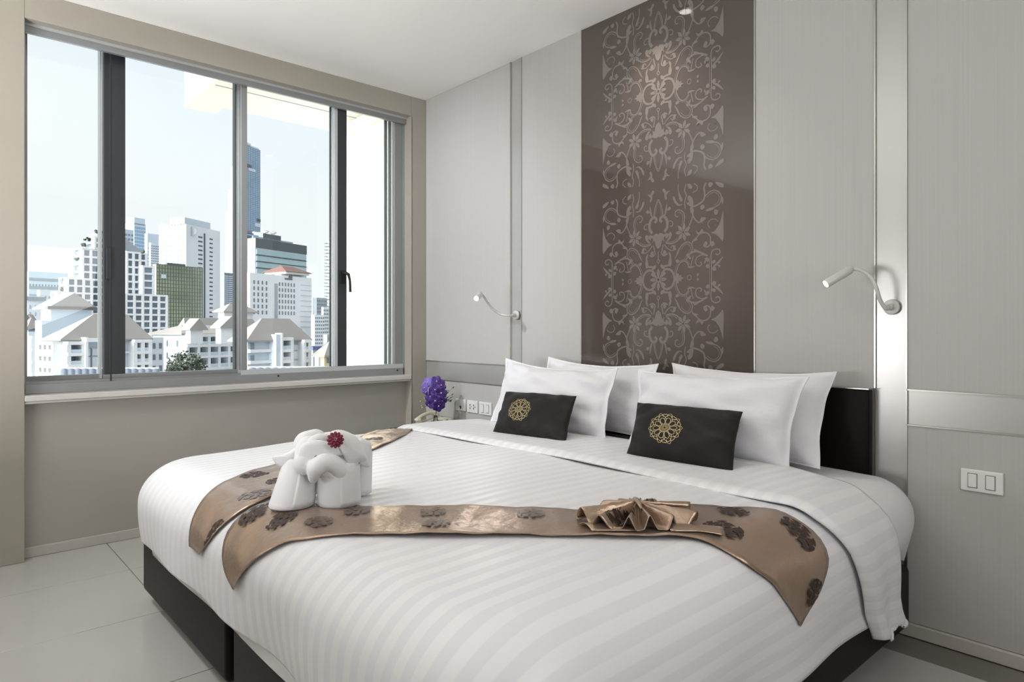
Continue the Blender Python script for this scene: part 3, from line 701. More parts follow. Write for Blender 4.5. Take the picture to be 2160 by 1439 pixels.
runner('brown satin runner lying across the bed from the foot to the right side', E2T, E2B, .0065,
    [(1.955,-1.885,.040,.2,0), (2.08,-1.865,.036,.4,0), (2.19,-1.82,.034,.7,1), (2.17,-1.71,.038,.2,1), (2.31,-1.57,.036,.6,1), (2.40,-1.62,.036,.1,1), (2.50,-1.40,.036,.1,1), (2.82,-.985,.042,.3,0), (2.87,-1.12,.045,.1,0), (2.95,-.90,.045,.8,0), (3.085,-.94,.04,.8,0)], seed=2, ph=4)

# bow of the same satin, pinched in the middle
bc = (2.705, -1.235); ex = Vector((.60, .80, 0)).normalized(); ey = Vector((.80, -.60, 0)).normalized()  # ex along the strip, ey towards the foot
def bow_pt(r, th, layer=0):
    # th 0 = along +ex (right), PI/2 = towards foot
    c, s = math.cos(th), math.sin(th)
    Rx, Ry = .142, (.100 if s > 0 else .050)
    R = 1/math.sqrt((c/Rx)**2+(s/Ry)**2)*(1+.07*math.cos(th*9+2.2)+.04*math.sin(th*3))
    rr = r*R; ax, ay = rr*c, rr*s
    ple = 1-2*(abs(math.sin((th*12+.9)/2)))**1.5
    z = .028+(.020+.003*(s < 0))*ple*min(1, r*2.2)*(.6+.4*r)+.020*math.exp(-(r*3.2)**2)-.008*r**3
    p = drape(bc[0]+ex.x*ax+ey.x*ay, bc[1]+ex.y*ax+ey.y*ay, max(z, .009)+.008)
    return p
mb = MB().grid(lambda s, q: bow_pt(.03+.97*s, q*2*PI), 16, 208)
bow = mb.obj('satin_bow', M['satin'], smooth=True, solid=.0015, weld=True)
tag(bow, 'pleated brown satin bow pinched on the bed runner', 'bow')
mb = MB(); mb.tube([drape(bc[0]+ey.x*q-ey.x*.0, bc[1]+ey.y*q, .058-6*q*q) for q in (-.035, -.02, 0, .02, .04)], [.003, .006, .007, .006, .003], 12); mb.obj('knot', M['satin'], bow, smooth=True)
f = MB(); fb = lambda x, y: (x, y, 0)
for (cr_, ct, rr_) in ((.62, 2.35, .26), (.60, -.55, .22)):
    flower(f, cr_*math.cos(ct), cr_*math.sin(ct), rr_, fb)
kp = MB()
for face in f.f:
    kp.add([tuple(Vector(bow_pt(math.hypot(f.v[q][0], f.v[q][1]), math.atan2(f.v[q][1], f.v[q][0])))+Vector((0, 0, .0022))) for q in face], [tuple(range(len(face)))])
kp.obj('flower_motif', M['motif'], bow)['kind'] = 'stuff'
# folded tips sticking out under the bow
for k, pts in enumerate(([(-.15, .03), (-.13, .085), (-.02, .09), (-.04, .02)], [(.05, .05), (.05, .105), (.17, .115), (.18, .075)], [(-.14, -.065), (-.07, -.045), (-.08, .0), (-.15, .0)], [(.14, -.075), (.07, -.04), (.08, .0), (.16, -.01)])):
    q = [Vector(p) for p in pts]
    def tf(s, t, q=q, k=k):
        p = q[0]*(1-s)*(1-t)+q[1]*s*(1-t)+q[3]*(1-s)*t+q[2]*s*t
        return drape(bc[0]+ex.x*p.x+ey.x*p.y, bc[1]+ex.y*p.x+ey.y*p.y, .012+.009*math.sin(s*PI)*(1-t*.5)+.002*k)
    MB().grid(tf, 10, 10).obj('folded_tip', M['satin'], bow, smooth=True, solid=.0018)

# ------------------------------------------------------------------ towel elephant
EO = on_z(676, 1063, .588); dv_ = (EO-CAM); dv_.z = 0; EF = -dv_.normalized(); ER = Vector((-EF.y, EF.x, 0)); 
if ER.dot(RT) < 0: ER = -ER
DEP = (EO-CAM).dot(FW)
KX = DEP/1399*.139   # metres per close-view pixel
def ep(x, y, f=0.):     # close-view pixel at depth offset f (towards camera) -> point
    px_, py_ = 560+x*.139, 890+y*.139; d = ray(px_, py_); t = ((EO-CAM).dot(EF)+f)/d.dot(EF); return CAM+d*t
el = thing('towel_elephant', 'elephant folded from white towels standing on the bed', 'towel figure', EO)
def oval_tube(mb, secs, n=28):
    """secs: (x, y, f, rx, ry_f) centre and half width; horizontal oval rings"""
    vs = []
    for (c, rx, rf) in secs:
        for k in range(n):
            a = 2*PI*k/n; vs.append(c+ER*(rx*math.cos(a))+EF*(rf*math.sin(a)))
    fs = [(i*n+k, i*n+(k+1) % n, (i+1)*n+(k+1) % n, (i+1)*n+k) for i in range(len(secs)-1) for k in range(n)]
    mb.add(vs, fs+[tuple(range(n))[::-1], tuple((len(secs)-1)*n+k for k in range(n))]); return mb
def leg(cx, f, w0, w1, z1, lean=(0, 0), wf=.9, spiral=True):
    base = Vector((EO.x, EO.y, .588))+ER*cx+EF*f
    secs = []
    for t in (0, .03, .1, .4, .7, .93, 1.0):
        k = .93 if t == 0 else (.985 if t == .03 else (.97 if t == 1 else 1))
        w_ = (w0+(w1-w0)*t)*k; secs.append((base+ER*(lean[0]*t)+EF*(lean[1]*t)+Vector((0, 0, z1*t)), w_, w_*wf))
    o = oval_tube(MB(), secs).obj('leg', M['towel'], el, smooth=True)
    # rolled edge showing as an overlapping flap
    c0, cw, cf = secs[1]; c1, dw, df = secs[-2]
    P = []
    mb = MB()
    def fl(s, t):
        a = -PI/2+ (1.9*(s)); c = c0.lerp(c1, t); w_ = cw+(dw-cw)*t
        g = .0025*(1-s)+.0012
        return c+ER*((w_+g)*math.cos(a+1.2))+EF*((w_*wf+g)*math.sin(a+1.2+PI))*-1
    mb.grid(fl, 14, 8); mb.obj('towel_edge', M['towel'], o, smooth=True, solid=.002)
    return o
KX2 = KX
leg(.265*0+ (1115-850)*KX2, .015, .0565, .053, .115)
leg((425-850)*KX2, .0, .059, .043, .125, (.026, -.02))
leg((1440-850)*KX2, -.085, .034, .036, .125)
leg((560-850)*KX2, -.12, .045, .045, .11)
mb = MB()
body_c = Vector((EO.x, EO.y, .588))
mb.ellipsoid(body_c+ER*.03+EF*-.075+Vector((0, 0, .125)), (.108, .09, .055), Matrix(((ER.x, EF.x, 0), (ER.y, EF.y, 0), (0, 0, 1))), 28)
mb.ellipsoid(ep(800, 420, .0), (.060, .035, .046), Matrix(((ER.x, EF.x, 0), (ER.y, EF.y, 0), (0, 0, 1))), 28)
mb.ellipsoid(ep(740, 540, .022), (.036, .026, .030), Matrix(((ER.x, EF.x, 0), (ER.y, EF.y, 0), (0, 0, 1))), 20)
mb.ellipsoid(ep(640, 500, .015), (.034, .03, .050), Matrix(((ER.x, EF.x, 0), (ER.y, EF.y, 0), (0, 0, 1))), 24)
mb.ellipsoid(ep(600, 610, .03), (.030, .03, .035), Matrix(((ER.x, EF.x, 0), (ER.y, EF.y, 0), (0, 0, 1))), 24)
mb.ellipsoid(ep(1130, 660, .01), (.046, .04, .034), Matrix(((ER.x, EF.x, 0), (ER.y, EF.y, 0), (0, 0, 1))), 24)
def ebake(o, vox=.0035, it=8):
    q = o.modifiers.new('r', 'REMESH'); q.mode = 'VOXEL'; q.voxel_size = vox; q.use_smooth_shade = True
    q = o.modifiers.new('s', 'SMOOTH'); q.iterations = it; q.factor = .5
# trunk: arched roll curling under
tr = catmull([ep(720, 900, .048), ep(735, 800, .058), ep(780, 690, .062), ep(880, 620, .060), ep(1000, 625, .056), ep(1100, 700, .05), ep(1150, 800, .04)], 5)
mb.tube(tr, [.010+.014*min(1, i/9) for i in range(len(tr))], 14)
hd_ = mb.obj('head_and_body', M['towel'], el, smooth=True); ebake(hd_)
tr2 = catmull([ep(870, 800, .03), ep(900, 770, .045), ep(980, 770, .05), ep(1020, 840, .048)], 5)
MB().tube(tr2, .013, 12).obj('curled_trunk_tip', M['towel'], el, smooth=True)
# brow fold running across the forehead
def sheet(outline, f_of, name, th=.006, puff=.006, lab=None, kk=5):
    P = catmull(outline, kk, True); n = len(P); cx = sum(p[0] for p in P)/n; cy = sum(p[1] for p in P)/n
    mb = MB(); K = 7
    vs = []
    for side in (1, -1):
        for k in range(K):
            s = 1-k/K
            for p in P:
                x, y = cx+(p[0]-cx)*s, cy+(p[1]-cy)*s
                vs.append(ep(x, y, f_of(x, y)+side*(th/2*min(1, k*1.0)+puff*math.sqrt(max(0, 1-s*s)))))
        vs.append(ep(cx, cy, f_of(cx, cy)+side*(th/2+puff)))
    m_ = K*n+1; fs = []
    for q in (0, m_):
        for k in range(K-1):
            for i in range(n): fs.append((q+k*n+i, q+k*n+(i+1) % n, q+(k+1)*n+(i+1) % n, q+(k+1)*n+i))
        for i in range(n): fs.append((q+(K-1)*n+i, q+(K-1)*n+(i+1) % n, q+K*n))
    for i in range(n): fs.append((i, (i+1) % n, m_+(i+1) % n, m_+i))
    mb.add(vs, fs); o = mb.obj(name, M['towel'], el, smooth=True)
    b = bmesh.new(); b.from_mesh(o.data); bmesh.ops.recalc_face_normals(b, faces=b.faces); b.to_mesh(o.data); b.free()
    return o
sheet([(890,165), (790,112), (660,128), (520,175), (440,270), (415,380), (470,470), (560,420), (680,300), (860,240)], lambda x, y: .0-(x < 600)*.0001*(600-x), 'ear', puff=.012)
sheet([(560,330), (420,420), (280,490), (115,525), (130,600), (190,670), (300,695), (400,640), (500,560), (560,450)], lambda x, y: .012-.00008*abs(x-560), 'ear', puff=.008)
sheet([(1420,250), (1580,300), (1615,430), (1590,560), (1570,690), (1440,660), (1380,600), (1380,420)], lambda x, y: .0-.00005*(x-1400), 'ear', puff=.012)
sheet([(985,175), (1080,122), (1200,135), (1340,200), (1430,290), (1490,420), (1550,560), (1430,615), (1300,672), (1220,600), (1150,460), (1090,330)], lambda x, y: .045-.00003*(x-1000), 'ear', puff=.020)
sheet([(600,300), (760,190), (900,180), (1000,210), (1000,300), (860,290), (720,270), (600,330)], lambda x, y: .026, 'brow_fold', puff=.010)
sheet([(480,480), (560,330), (800,270), (1000,320), (1120,400), (1180,500), (1000,520), (760,512), (700,560), (640,640), (600,760), (520,740), (475,620)], lambda x, y: .040, 'brow_fold', puff=.014)
# dark red flower head on its forehead
fl_ = thing('red_flower', 'dark red flower head lying on the brow of the towel elephant', 'flower', ep(1060, 275, .06))
fc = ep(1060, 275, .074); V1 = ER; V2 = Vector((0, 0, 1))
nrm = (EF*.9+Vector((0, 0, .35))).normalized(); V2 = nrm.cross(V1).normalized() if nrm.cross(V1).z > 0 else -nrm.cross(V1).normalized()
for ring, (r, n, rr_, hgt) in enumerate(((.0165, 12, .006, .001), (.011, 9, .0055, .004), (.0055, 6, .004, .0065))):
    for k in range(n):
        a = 2*PI*k/n+ring*.3; c = fc+V1*(r*math.cos(a))+V2*(r*math.sin(a))+nrm*hgt
        u_ = (V1*math.cos(a)+V2*math.sin(a)); v_ = nrm.cross(u_)
        MB().ellipsoid(c, (rr_, rr_*.8, .0025), Matrix(((u_.x, v_.x, nrm.x), (u_.y, v_.y, nrm.y), (u_.z, v_.z, nrm.z))), 8).obj('petal', M['redflower'], fl_, smooth=True)
MB().ellipsoid(fc, (.015, .015, .006), Matrix(((V1.x, V2.x, nrm.x), (V1.y, V2.y, nrm.y), (V1.z, V2.z, nrm.z))), 14).obj('flower_core', M['redflower'], fl_, smooth=True)
for k in range(6):
    a = k*1.3; MB().tube([fc+nrm*.008+V1*.0015*math.cos(a)+V2*.002*math.sin(a), fc+nrm*.012+V1*.004*math.cos(a)+V2*.005*math.sin(a)], .0006, 5).obj('stamen', M['orchidlip'], fl_)

# ------------------------------------------------------------------ nightstand, vase, phone
ns = thing('nightstand', 'low black lacquered nightstand between the window pier and the bed', 'nightstand', (.45, -.18, 0))
MB().box(.118, .80, -.352, -.004, .424, .440).obj('top', M['darkwood'], ns, bevel=.002)
MB().box(.128, .80, -.335, -.006, .10, .412).box(.15, .78, -.32, -.02, .412, .424).obj('body', M['darkwood'], ns, bevel=.002)
d_ = MB().box(.135, .795, -.350, -.335, .265, .405).obj('drawer', M['darkwood'], ns, bevel=.002)
MB().tube([(.40, -.350, .34), (.40, -.368, .34), (.52, -.368, .34), (.52, -.350, .34)], .004, 8).obj('handle', M['trimmetal'], d_)
MB().box(.135, .795, -.350, -.335, .11, .258).obj('drawer', M['darkwood'], ns, bevel=.002)
for x in (.16, .76):
    for y in (-.31, -.04): MB().box(x-.02, x+.02, y-.02, y+.02, 0, .10).obj('leg', M['darkwood'], ns)
# vase
vp = on_y(919, 893, -.20); vx, vy = vp.x, -.20; VZ = .440
va = thing('flower_vase', 'small clear glass bud vase beside the phone on the nightstand', 'vase', (vx, vy, VZ))
MV = Matrix.Translation((vx, vy, VZ))
MB().lathe([(0, 0), (.018, 0), (.024, .006), (.026, .022), (.022, .045), (.013, .066), (.010, .080), (.012, .092), (.0105, .092), (.0085, .080), (.0115, .066), (.020, .045), (.024, .022), (.020, .006), (0, .004)], 24, MV).obj('glass_body', M['vaseglass'], va, smooth=True)
MB().lathe([(0, .005), (.020, .007), (.0235, .022), (.0195, .045), (0, .046)], 20, MV).obj('water', M['vaseglass'], va, smooth=True)
ob = thing('orchid_spray', 'spray of violet orchids with small white filler blooms in the vase', 'flowers', (vx, vy, VZ+.01))
dvp = (Vector((vx, vy, 0))-Vector((CAM.x, CAM.y, 0))); vf = -dvp.normalized(); vr = Vector((-vf.y, vf.x, 0)); vr = vr if vr.dot(RT) > 0 else -vr
def vpnt(x, y, f=0.):
    d = ray(x, y); t = ((Vector((vx, vy, 0))-CAM).dot(vf)+f)/d.dot(vf); return CAM+d*t
for e_ in ((905, 812), (925, 800), (920, 850), (937, 840)):
    MB().tube(catmull([Vector((vx, vy, VZ+.012)), Vector((vx, vy, VZ+.09)), vpnt(922, 850, 0), vpnt(*e_, -.01)], 5), .0018, 7).obj('stem', M['stem'], ob, smooth=True)
def blossom(c, size, tilt, roll, mt):
    n_ = (vf*math.cos(tilt[0])*math.cos(tilt[1])+vr*math.sin(tilt[0])+Vector((0, 0, 1))*math.sin(tilt[1])).normalized()
    a_ = n_.cross(Vector((0, 0, 1))).normalized(); b_ = n_.cross(a_)
    bl = None
    for k in range(5):
        an = roll+2*PI*k/5; u_ = a_*math.cos(an)+b_*math.sin(an); v_ = n_.cross(u_); wd = .50 if k % 2 == 0 else .44
        def pf(s, t):
            r = .06+.94*s; w_ = wd*math.sin(min(1, (s+.05)*.93)*PI)**.5*(1 if s < .96 else .9)
            return c+(u_*r+v_*((t*2-1)*w_)+n_*(.16*s*s-.10*abs(t*2-1)*s+.05))*size
        p_ = MB().grid(pf, 10, 6).obj('petal', mt, ob if bl is None else bl, smooth=True, solid=.0007)
        if bl is None: bl = p_
        p_.name = 'blossom' if p_ is bl else 'petal'
    MB().ellipsoid(c+n_*size*.14, (size*.13,)*3, None, 10).obj('lip', M['orchidlip'], bl, smooth=True)
for x, y, s_, tl, rl, l_, f in ((903,807,.034,(-.5,.3),.3,1,-.01), (897,818,.034,(-.9,.1),.9,1,.0), (899,827,.030,(-.8,-.5),.2,1,.01), (921,805,.037,(.1,.4),.5,0,.0), (930,813,.036,(.5,.3),.1,0,.01),
     (918,822,.040,(.0,.0),1.2,0,.03), (930,829,.040,(.4,-.1),.6,0,.03), (908,836,.036,(-.3,-.2),.4,0,.02), (918,845,.042,(.0,-.2),0,0,.035), (932,846,.036,(.5,-.2),.8,0,.02), (925,856,.040,(.2,-.4),.5,0,.03), (909,850,.036,(-.3,-.3),.2,0,.02)):
    blossom(vpnt(x, y, f), s_, tl, rl, M['petallight'] if l_ else M['petal'])
rnd = random.Random(5); lf = MB(); st = MB(); wh = MB()
for k in range(46):
    left = k < 14
    tx, ty = (rnd.uniform(886, 905), rnd.uniform(833, 862)) if left else (rnd.uniform(934, 960), rnd.uniform(813, 848))
    p_ = vpnt(tx, ty, rnd.uniform(-.03, .02)); q_ = vpnt(923, 856, 0)
    st.tube([q_, q_.lerp(p_, .6)+Vector((0, 0, .006)), p_], .0006, 4, False)
    wh.ellipsoid(p_, (.0028 if left or k % 3 == 0 else .0018,)*3, None, 6)
    if not left:
        d_v = (p_-q_).normalized(); sd = d_v.cross(vf).normalized()
        c_ = q_.lerp(p_, rnd.uniform(.35, .95)); lf.add([c_, c_+d_v*.008+sd*.004, c_+d_v*.018, c_+d_v*.008-sd*.004], [(0, 1, 2, 3)])
st.obj('filler_stems', M['stem'], ob)['kind'] = 'stuff'; wh.obj('filler_blooms', M['tinywhite'], ob, smooth=True)['kind'] = 'stuff'; lf.obj('filler_leaves', M['stem'], ob)['kind'] = 'stuff'

# phone: wedge body, handset along its left, keypad, coiled cord
pa = on_z(936, 894, .441); ph = thing('telephone', 'cream push-button desk telephone on the nightstand', 'telephone', (pa.x+.09, pa.y+.08, .44))
ux = Vector((.93, .37, 0)).normalized()*1; uy = Vector((-ux.y, ux.x, 0))
po = Vector((pa.x, -.235, .441))
ux = Vector((.985, .17, 0)).normalized(); uy = Vector((-ux.y, ux.x, 0))
def pp(a, b, c): return po+ux*a+uy*b+Vector((0, 0, c))
def pbox(a0, a1, b0, b1, zf, zb, z0=0., name='x', m=None, bev=.003, parent=None):
    mb = MB(); mb.add([pp(a0,b0,z0), pp(a1,b0,z0), pp(a1,b1,z0), pp(a0,b1,z0), pp(a0,b0,zf), pp(a1,b0,zf), pp(a1,b1,zb), pp(a0,b1,zb)], [(0,3,2,1),(4,5,6,7),(0,1,5,4),(1,2,6,5),(2,3,7,6),(3,0,4,7)])
    return mb.obj(name, m, parent or ph, bevel=bev)
pbody = pbox(0, .175, 0, .20, .020, .052, 0, 'phone_body', M['phone'], .005)
for i in range(3):
    for j in range(4):
        b = .035+j*.026; z = .020+b*.16
        k = pbox(.072+i*.026, .088+i*.026, b, b+.015, z+.003, z+.0055, z-.004, 'key', M['phonekey'], .001)
for i in range(4): pbox(.155, .167, .03+i*.035, .045+i*.035, .030+i*.0056, .0315+i*.0056, .02, 'key', M['phonekey'], .001)
hs = catmull([pp(.032, .005, .038), pp(.032, .02, .055), pp(.032, .06, .072), pp(.032, .11, .080), pp(.032, .155, .076), pp(.032, .19, .062)], 5)
hst = MB().tube(hs, [.016, .018, .0185, .018, .015, .0135, .0125, .012]+[.012]*(len(hs)-16)+[.0125, .0135, .015, .0175, .0185, .018, .017, .015], 12)
hso = hst.obj('handset', M['phone'], ph, smooth=True)
MB().lathe([(0, -.03), (.020, -.03), (.021, -.01), (.017, .0), (0, .0)], 16, Matrix.Translation(pp(.032, .022, .058))).obj('mouthpiece', M['phone'], hso, smooth=True)
MB().lathe([(0, -.022), (.020, -.022), (.021, -.01), (.017, .0), (0, .0)], 16, Matrix.Translation(pp(.032, .172, .074))).obj('earpiece', M['phone'], hso, smooth=True)
cp = []
ca, cb = pp(.02, -.005, .012), pp(.205, .055, .03)
for i in range(420):
    t = i/419; c = pp(.0, -.012, .010).lerp(pp(.19, -.012, .010), min(1, t*1.6)) if t < .62 else pp(.19, -.012, .010).lerp(pp(.20, .11, .03), (t-.62)/.38)
    a = t*2*PI*46; cp.append(c+Vector((0, 0, 1))*.0055*math.sin(a)+uy*.0055*math.cos(a)*(1 if t < .62 else .3)+ux*(.0055*math.cos(a) if t >= .62 else 0))
MB().tube(cp, .0014, 5).obj('coiled_cord', M['phone'], ph, smooth=True)
# ------------------------------------------------------------------ outside
M['wall_white'] = mat('white_render', srgb(214, 216, 218), .8, var=((.15, .15, .15), .04))
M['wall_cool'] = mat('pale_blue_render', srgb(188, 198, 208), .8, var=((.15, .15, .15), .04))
M['wall_grey'] = mat('grey_render', srgb(150, 156, 164), .8, var=((.2, .2, .2), .05))
M['wall_cream'] = mat('cream_render', srgb(246, 240, 226), .85, var=((.6, .6, .6), .02))
M['soffit'] = mat('white_concrete', srgb(226, 222, 212), .85, var=((1.2, 1.2, 1.2), .04))
M['roof_grey'] = mat('grey_roof_sheet', srgb(146, 142, 138), .8, var=((.5, .5, .5), .06))
M['roof_dark'] = mat('dark_roof', srgb(92, 88, 88), .7, var=((.5, .5, .5), .08))
M['roof_brown'] = mat('red_brown_roof', srgb(104, 74, 66), .8)
M['roof_slate'] = mat('blue_grey_tiles', srgb(92, 104, 120), .6, var=((2, 2, 2), .2))
M['fglass'] = mat('dark_window_glass', srgb(104, 120, 134), .15, spec=.6, var=((.3, .3, .3), .25))
M['fglass2'] = mat('mid_window_glass', srgb(128, 144, 158), .2, spec=.6, var=((.3, .3, .3), .2))
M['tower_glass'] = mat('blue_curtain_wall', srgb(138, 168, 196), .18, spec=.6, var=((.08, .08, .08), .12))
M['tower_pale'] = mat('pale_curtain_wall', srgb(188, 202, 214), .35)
M['gold_glass'] = mat('green_gold_curtain_wall', srgb(150, 156, 124), .2, .1, spec=.6, var=((.07, .07, .07), .5))
M['teal_glass'] = mat('pale_teal_curtain_wall', srgb(146, 172, 178), .2, spec=.6)
M['mullion'] = mat('dark_mullion', srgb(72, 82, 86), .5)
M['leaf'] = mat('dark_leaves', srgb(52, 64, 52), .7, var=((2, 2, 2), .4))
M['bark'] = mat('bark', srgb(78, 66, 54), .9)
M['ground'] = mat('city_ground', srgb(140, 144, 146), .9)
M['blue_roof'] = mat('blue_roof_sheet', srgb(70, 82, 132), .6)
M['yellow_wall'] = mat('yellow_render', srgb(214, 198, 150), .8)
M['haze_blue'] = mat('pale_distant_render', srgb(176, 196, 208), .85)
GZ = -16.
gr_ = MB().box(-1600, -8, -900, 1100, GZ-.5, GZ).obj('ground', M['ground']); struct(gr_, 'street level ground far below the window', 'ground')

# own building: outer wall, slab overhead, side wall
# facade bay seen through the window: soffit slab with notch, and the sunlit cream side wall
zs = 2.9
mb = MB()
pts = [(-.34, -.90), (-2.20, -.90), (-2.20, -.656), (-2.0, -.656), (-2.0, .54), (-.34, .54)]
mb.add([(x, y, zs) for x, y in pts]+[(x, y, zs+1.1) for x, y in pts], [(0,1,2,3,4,5), (11,10,9,8,7,6)]+[(i, i+6, (i+1) % 6+6, (i+1) % 6) for i in range(6)])
ow = mb.obj('wall_balcony', M['soffit']); struct(ow, 'pale concrete slab above the window outside', 'wall')
MB().box(-1.50, -1.49, -.88, .50, zs-.004, zs).obj('drip_groove', M['wall_grey'], ow)
mb = MB().box(-2.32, -.34, .54, .8, GZ, zs+1.1).box(-1.62, -.34, .30, .54, 2.80, zs).box(-1.35, -.34, .34, .54, 2.66, 2.80)
cw = mb.obj('wall_outside', M['wall_cream']); struct(cw, 'sunlit cream side wall of the building outside the window', 'wall')

def hdir(th): return Vector((-math.sin(th), math.cos(th), 0)), Vector((-math.cos(th), -math.sin(th), 0))
def isect(P, u, x):      # length along u from P until image column x
    d = ray(x, 0); d = Vector((d.x, d.y)); q = Vector((P.x-CAM.x, P.y-CAM.y)); den = d.x*u.y-d.y*u.x
    return -(d.x*q.y-d.y*q.x)/den
class Bld:
    def __init__(s, name, label, xc, xl, xr, yt, dist, th, m, yb=None, cat='building', group=None, root=None, dl=None):
        s.th = math.radians(th); s.uR, s.uL = hdir(s.th)
        d = ray(xc, 0); s.P = CAM+d*dist; s.P.z = 0; s.dist = dist
        s.zt = CAM.z+(695-yt)/1399*dist; s.zb = GZ if yb is None else CAM.z+(695-yb)/1399*dist
        s.wR = isect(s.P, s.uR, xr); s.wL = dl or isect(s.P, s.uL, xl)
        s.nR = -s.uL; s.nL = -s.uR
        if root is None:
            root = thing(name, label, cat, (s.P.x, s.P.y, GZ), group)
        s.root = root
        s.body = MB().obox(s.P, s.uR, s.wR, s.uL, s.wL, s.zb, s.zt).obj('wall', m, root)
    def z(s, y): return CAM.z+(695-y)/1399*s.dist
    def face(s, side, a, z, out=0.):   # point on face
        u, n = (s.uR, s.nR) if side == 'R' else (s.uL, s.nL)
        p = s.P+u*a+n*out; return Vector((p.x, p.y, z))
    def slab(s, side, a0, a1, z0, z1, out, name, m, inset=0., mb=None):
        u, n = (s.uR, s.nR) if side == 'R' else (s.uL, s.nL)
        q = mb or MB(); q.obox(s.P+u*a0-n*inset, u, a1-a0, n, out+inset, z0, z1)
        return q if mb else q.obj(name, m, s.root)
    def windows(s, side, cols, rows, z0, z1, fw, fh, m, a0=0., a1=None, out=.06, name='window', stuff=False, skip=None):
        w = (s.wR if side == 'R' else s.wL) if a1 is None else a1; cw_ = (w-a0)/cols; ch = (z1-z0)/rows
        u, n = (s.uR, s.nR) if side == 'R' else (s.uL, s.nL)
        if stuff or cols*rows > 300:
            mb = MB()
            for i in range(cols):
                for j in range(rows):
                    if skip and skip(i, j): continue
                    s.slab(side, a0+cw_*(i+.5-fw/2), a0+cw_*(i+.5+fw/2), z0+ch*(j+.5-fh/2), z0+ch*(j+.5+fh/2), out, name, m, mb=mb)
            o = mb.obj('window_rows' if name == 'window' else name, m, s.root); o['kind'] = 'stuff'; return
        base = None
        for i in range(cols):
            for j in range(rows):
                if skip and skip(i, j): continue
                P0 = s.face(side, a0+cw_*(i+.5-fw/2), z0+ch*(j+.5-fh/2))
                if base is None:
                    base = MB().obox((0, 0, 0), u, cw_*fw, n, out, 0, ch*fh).obj(name, m); base.location = P0; setp(base, s.root)
                else:
                    c = base.copy(); COL.objects.link(c); c.location = P0-s.root.location
def hip(b, rise, over, inset_l, inset_r, mroof, zt=None, ridge='R', name='roof', depth=None):
    """hip or gable roof over a Bld; ridge runs along uR ('R') or uL"""
    zt = b.zt if zt is None else zt
    w = b.wR; d = depth or b.wL
    o = b.P-b.uR*over-b.uL*over
    A = [o, o+b.uR*(w+2*over), o+b.uR*(w+2*over)+b.uL*(d+2*over), o+b.uL*(d+2*over)]
    if ridge == 'R':
        r0 = o+b.uL*(d/2+over)+b.uR*inset_l; r1 = o+b.uL*(d/2+over)+b.uR*(w+2*over-inset_r)
    else:
        r0 = o+b.uR*(w/2+over)+b.uL*inset_l; r1 = o+b.uR*(w/2+over)+b.uL*(d+2*over-inset_r)
    v = [(p.x, p.y, zt) for p in A]+[(r0.x, r0.y, zt+rise), (r1.x, r1.y, zt+rise)]+[(p.x, p.y, zt-.12) for p in A]
    if ridge == 'R': f = [(0, 1, 5, 4), (1, 2, 5), (2, 3, 4, 5), (3, 0, 4)]
    else: f = [(0, 1, 4), (1, 2, 5, 4), (2, 3, 5), (3, 0, 4, 5)]
    f += [(6, 7, 1, 0), (7, 8, 2, 1), (8, 9, 3, 2), (9, 6, 0, 3), (9, 8, 7, 6)]
    return MB().add(v, f).obj(name, mroof, b.root)

# --- far skyline (behind)
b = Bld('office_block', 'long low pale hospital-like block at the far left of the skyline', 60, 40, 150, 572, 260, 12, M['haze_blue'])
b.windows('R', 1, 4, b.z(650), b.z(580), .97, .38, M['fglass2'], name='window_band')
b.windows('R', 14, 1, b.z(606), b.z(596), .4, .5, M['fglass'], name='window')
b = Bld('office_block', 'low pale blue office with a dark roof terrace at the far left', 58, 40, 92, 624, 190, 15, M['wall_cool'])
b.slab('R', -.3, b.wR+.4, b.z(634), b.z(626), .5, 'roof_terrace', M['fglass'])
b.windows('R', 3, 4, b.z(700), b.z(640), .3, .55, M['fglass2'])
b = Bld('office_block', 'pale box-shaped office beside the low blue office at far left', 84, 78, 116, 612, 215, 15, M['wall_cool'])
b.windows('R', 4, 3, b.z(660), b.z(620), .5, .4, M['fglass2'])

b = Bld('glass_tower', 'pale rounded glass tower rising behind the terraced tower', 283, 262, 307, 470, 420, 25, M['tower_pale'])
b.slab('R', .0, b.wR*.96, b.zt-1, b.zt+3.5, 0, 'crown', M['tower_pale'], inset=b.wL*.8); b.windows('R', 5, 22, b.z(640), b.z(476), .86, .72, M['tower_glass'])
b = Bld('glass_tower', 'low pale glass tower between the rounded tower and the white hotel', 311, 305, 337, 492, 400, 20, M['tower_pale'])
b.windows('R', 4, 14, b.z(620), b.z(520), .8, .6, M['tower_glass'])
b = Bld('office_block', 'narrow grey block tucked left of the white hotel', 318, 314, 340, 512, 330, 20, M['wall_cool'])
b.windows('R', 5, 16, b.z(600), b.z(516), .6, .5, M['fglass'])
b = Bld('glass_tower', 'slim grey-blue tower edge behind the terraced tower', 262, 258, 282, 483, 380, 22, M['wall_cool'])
b.windows('R', 3, 12, b.z(600), b.z(490), .7, .5, M['fglass2'])

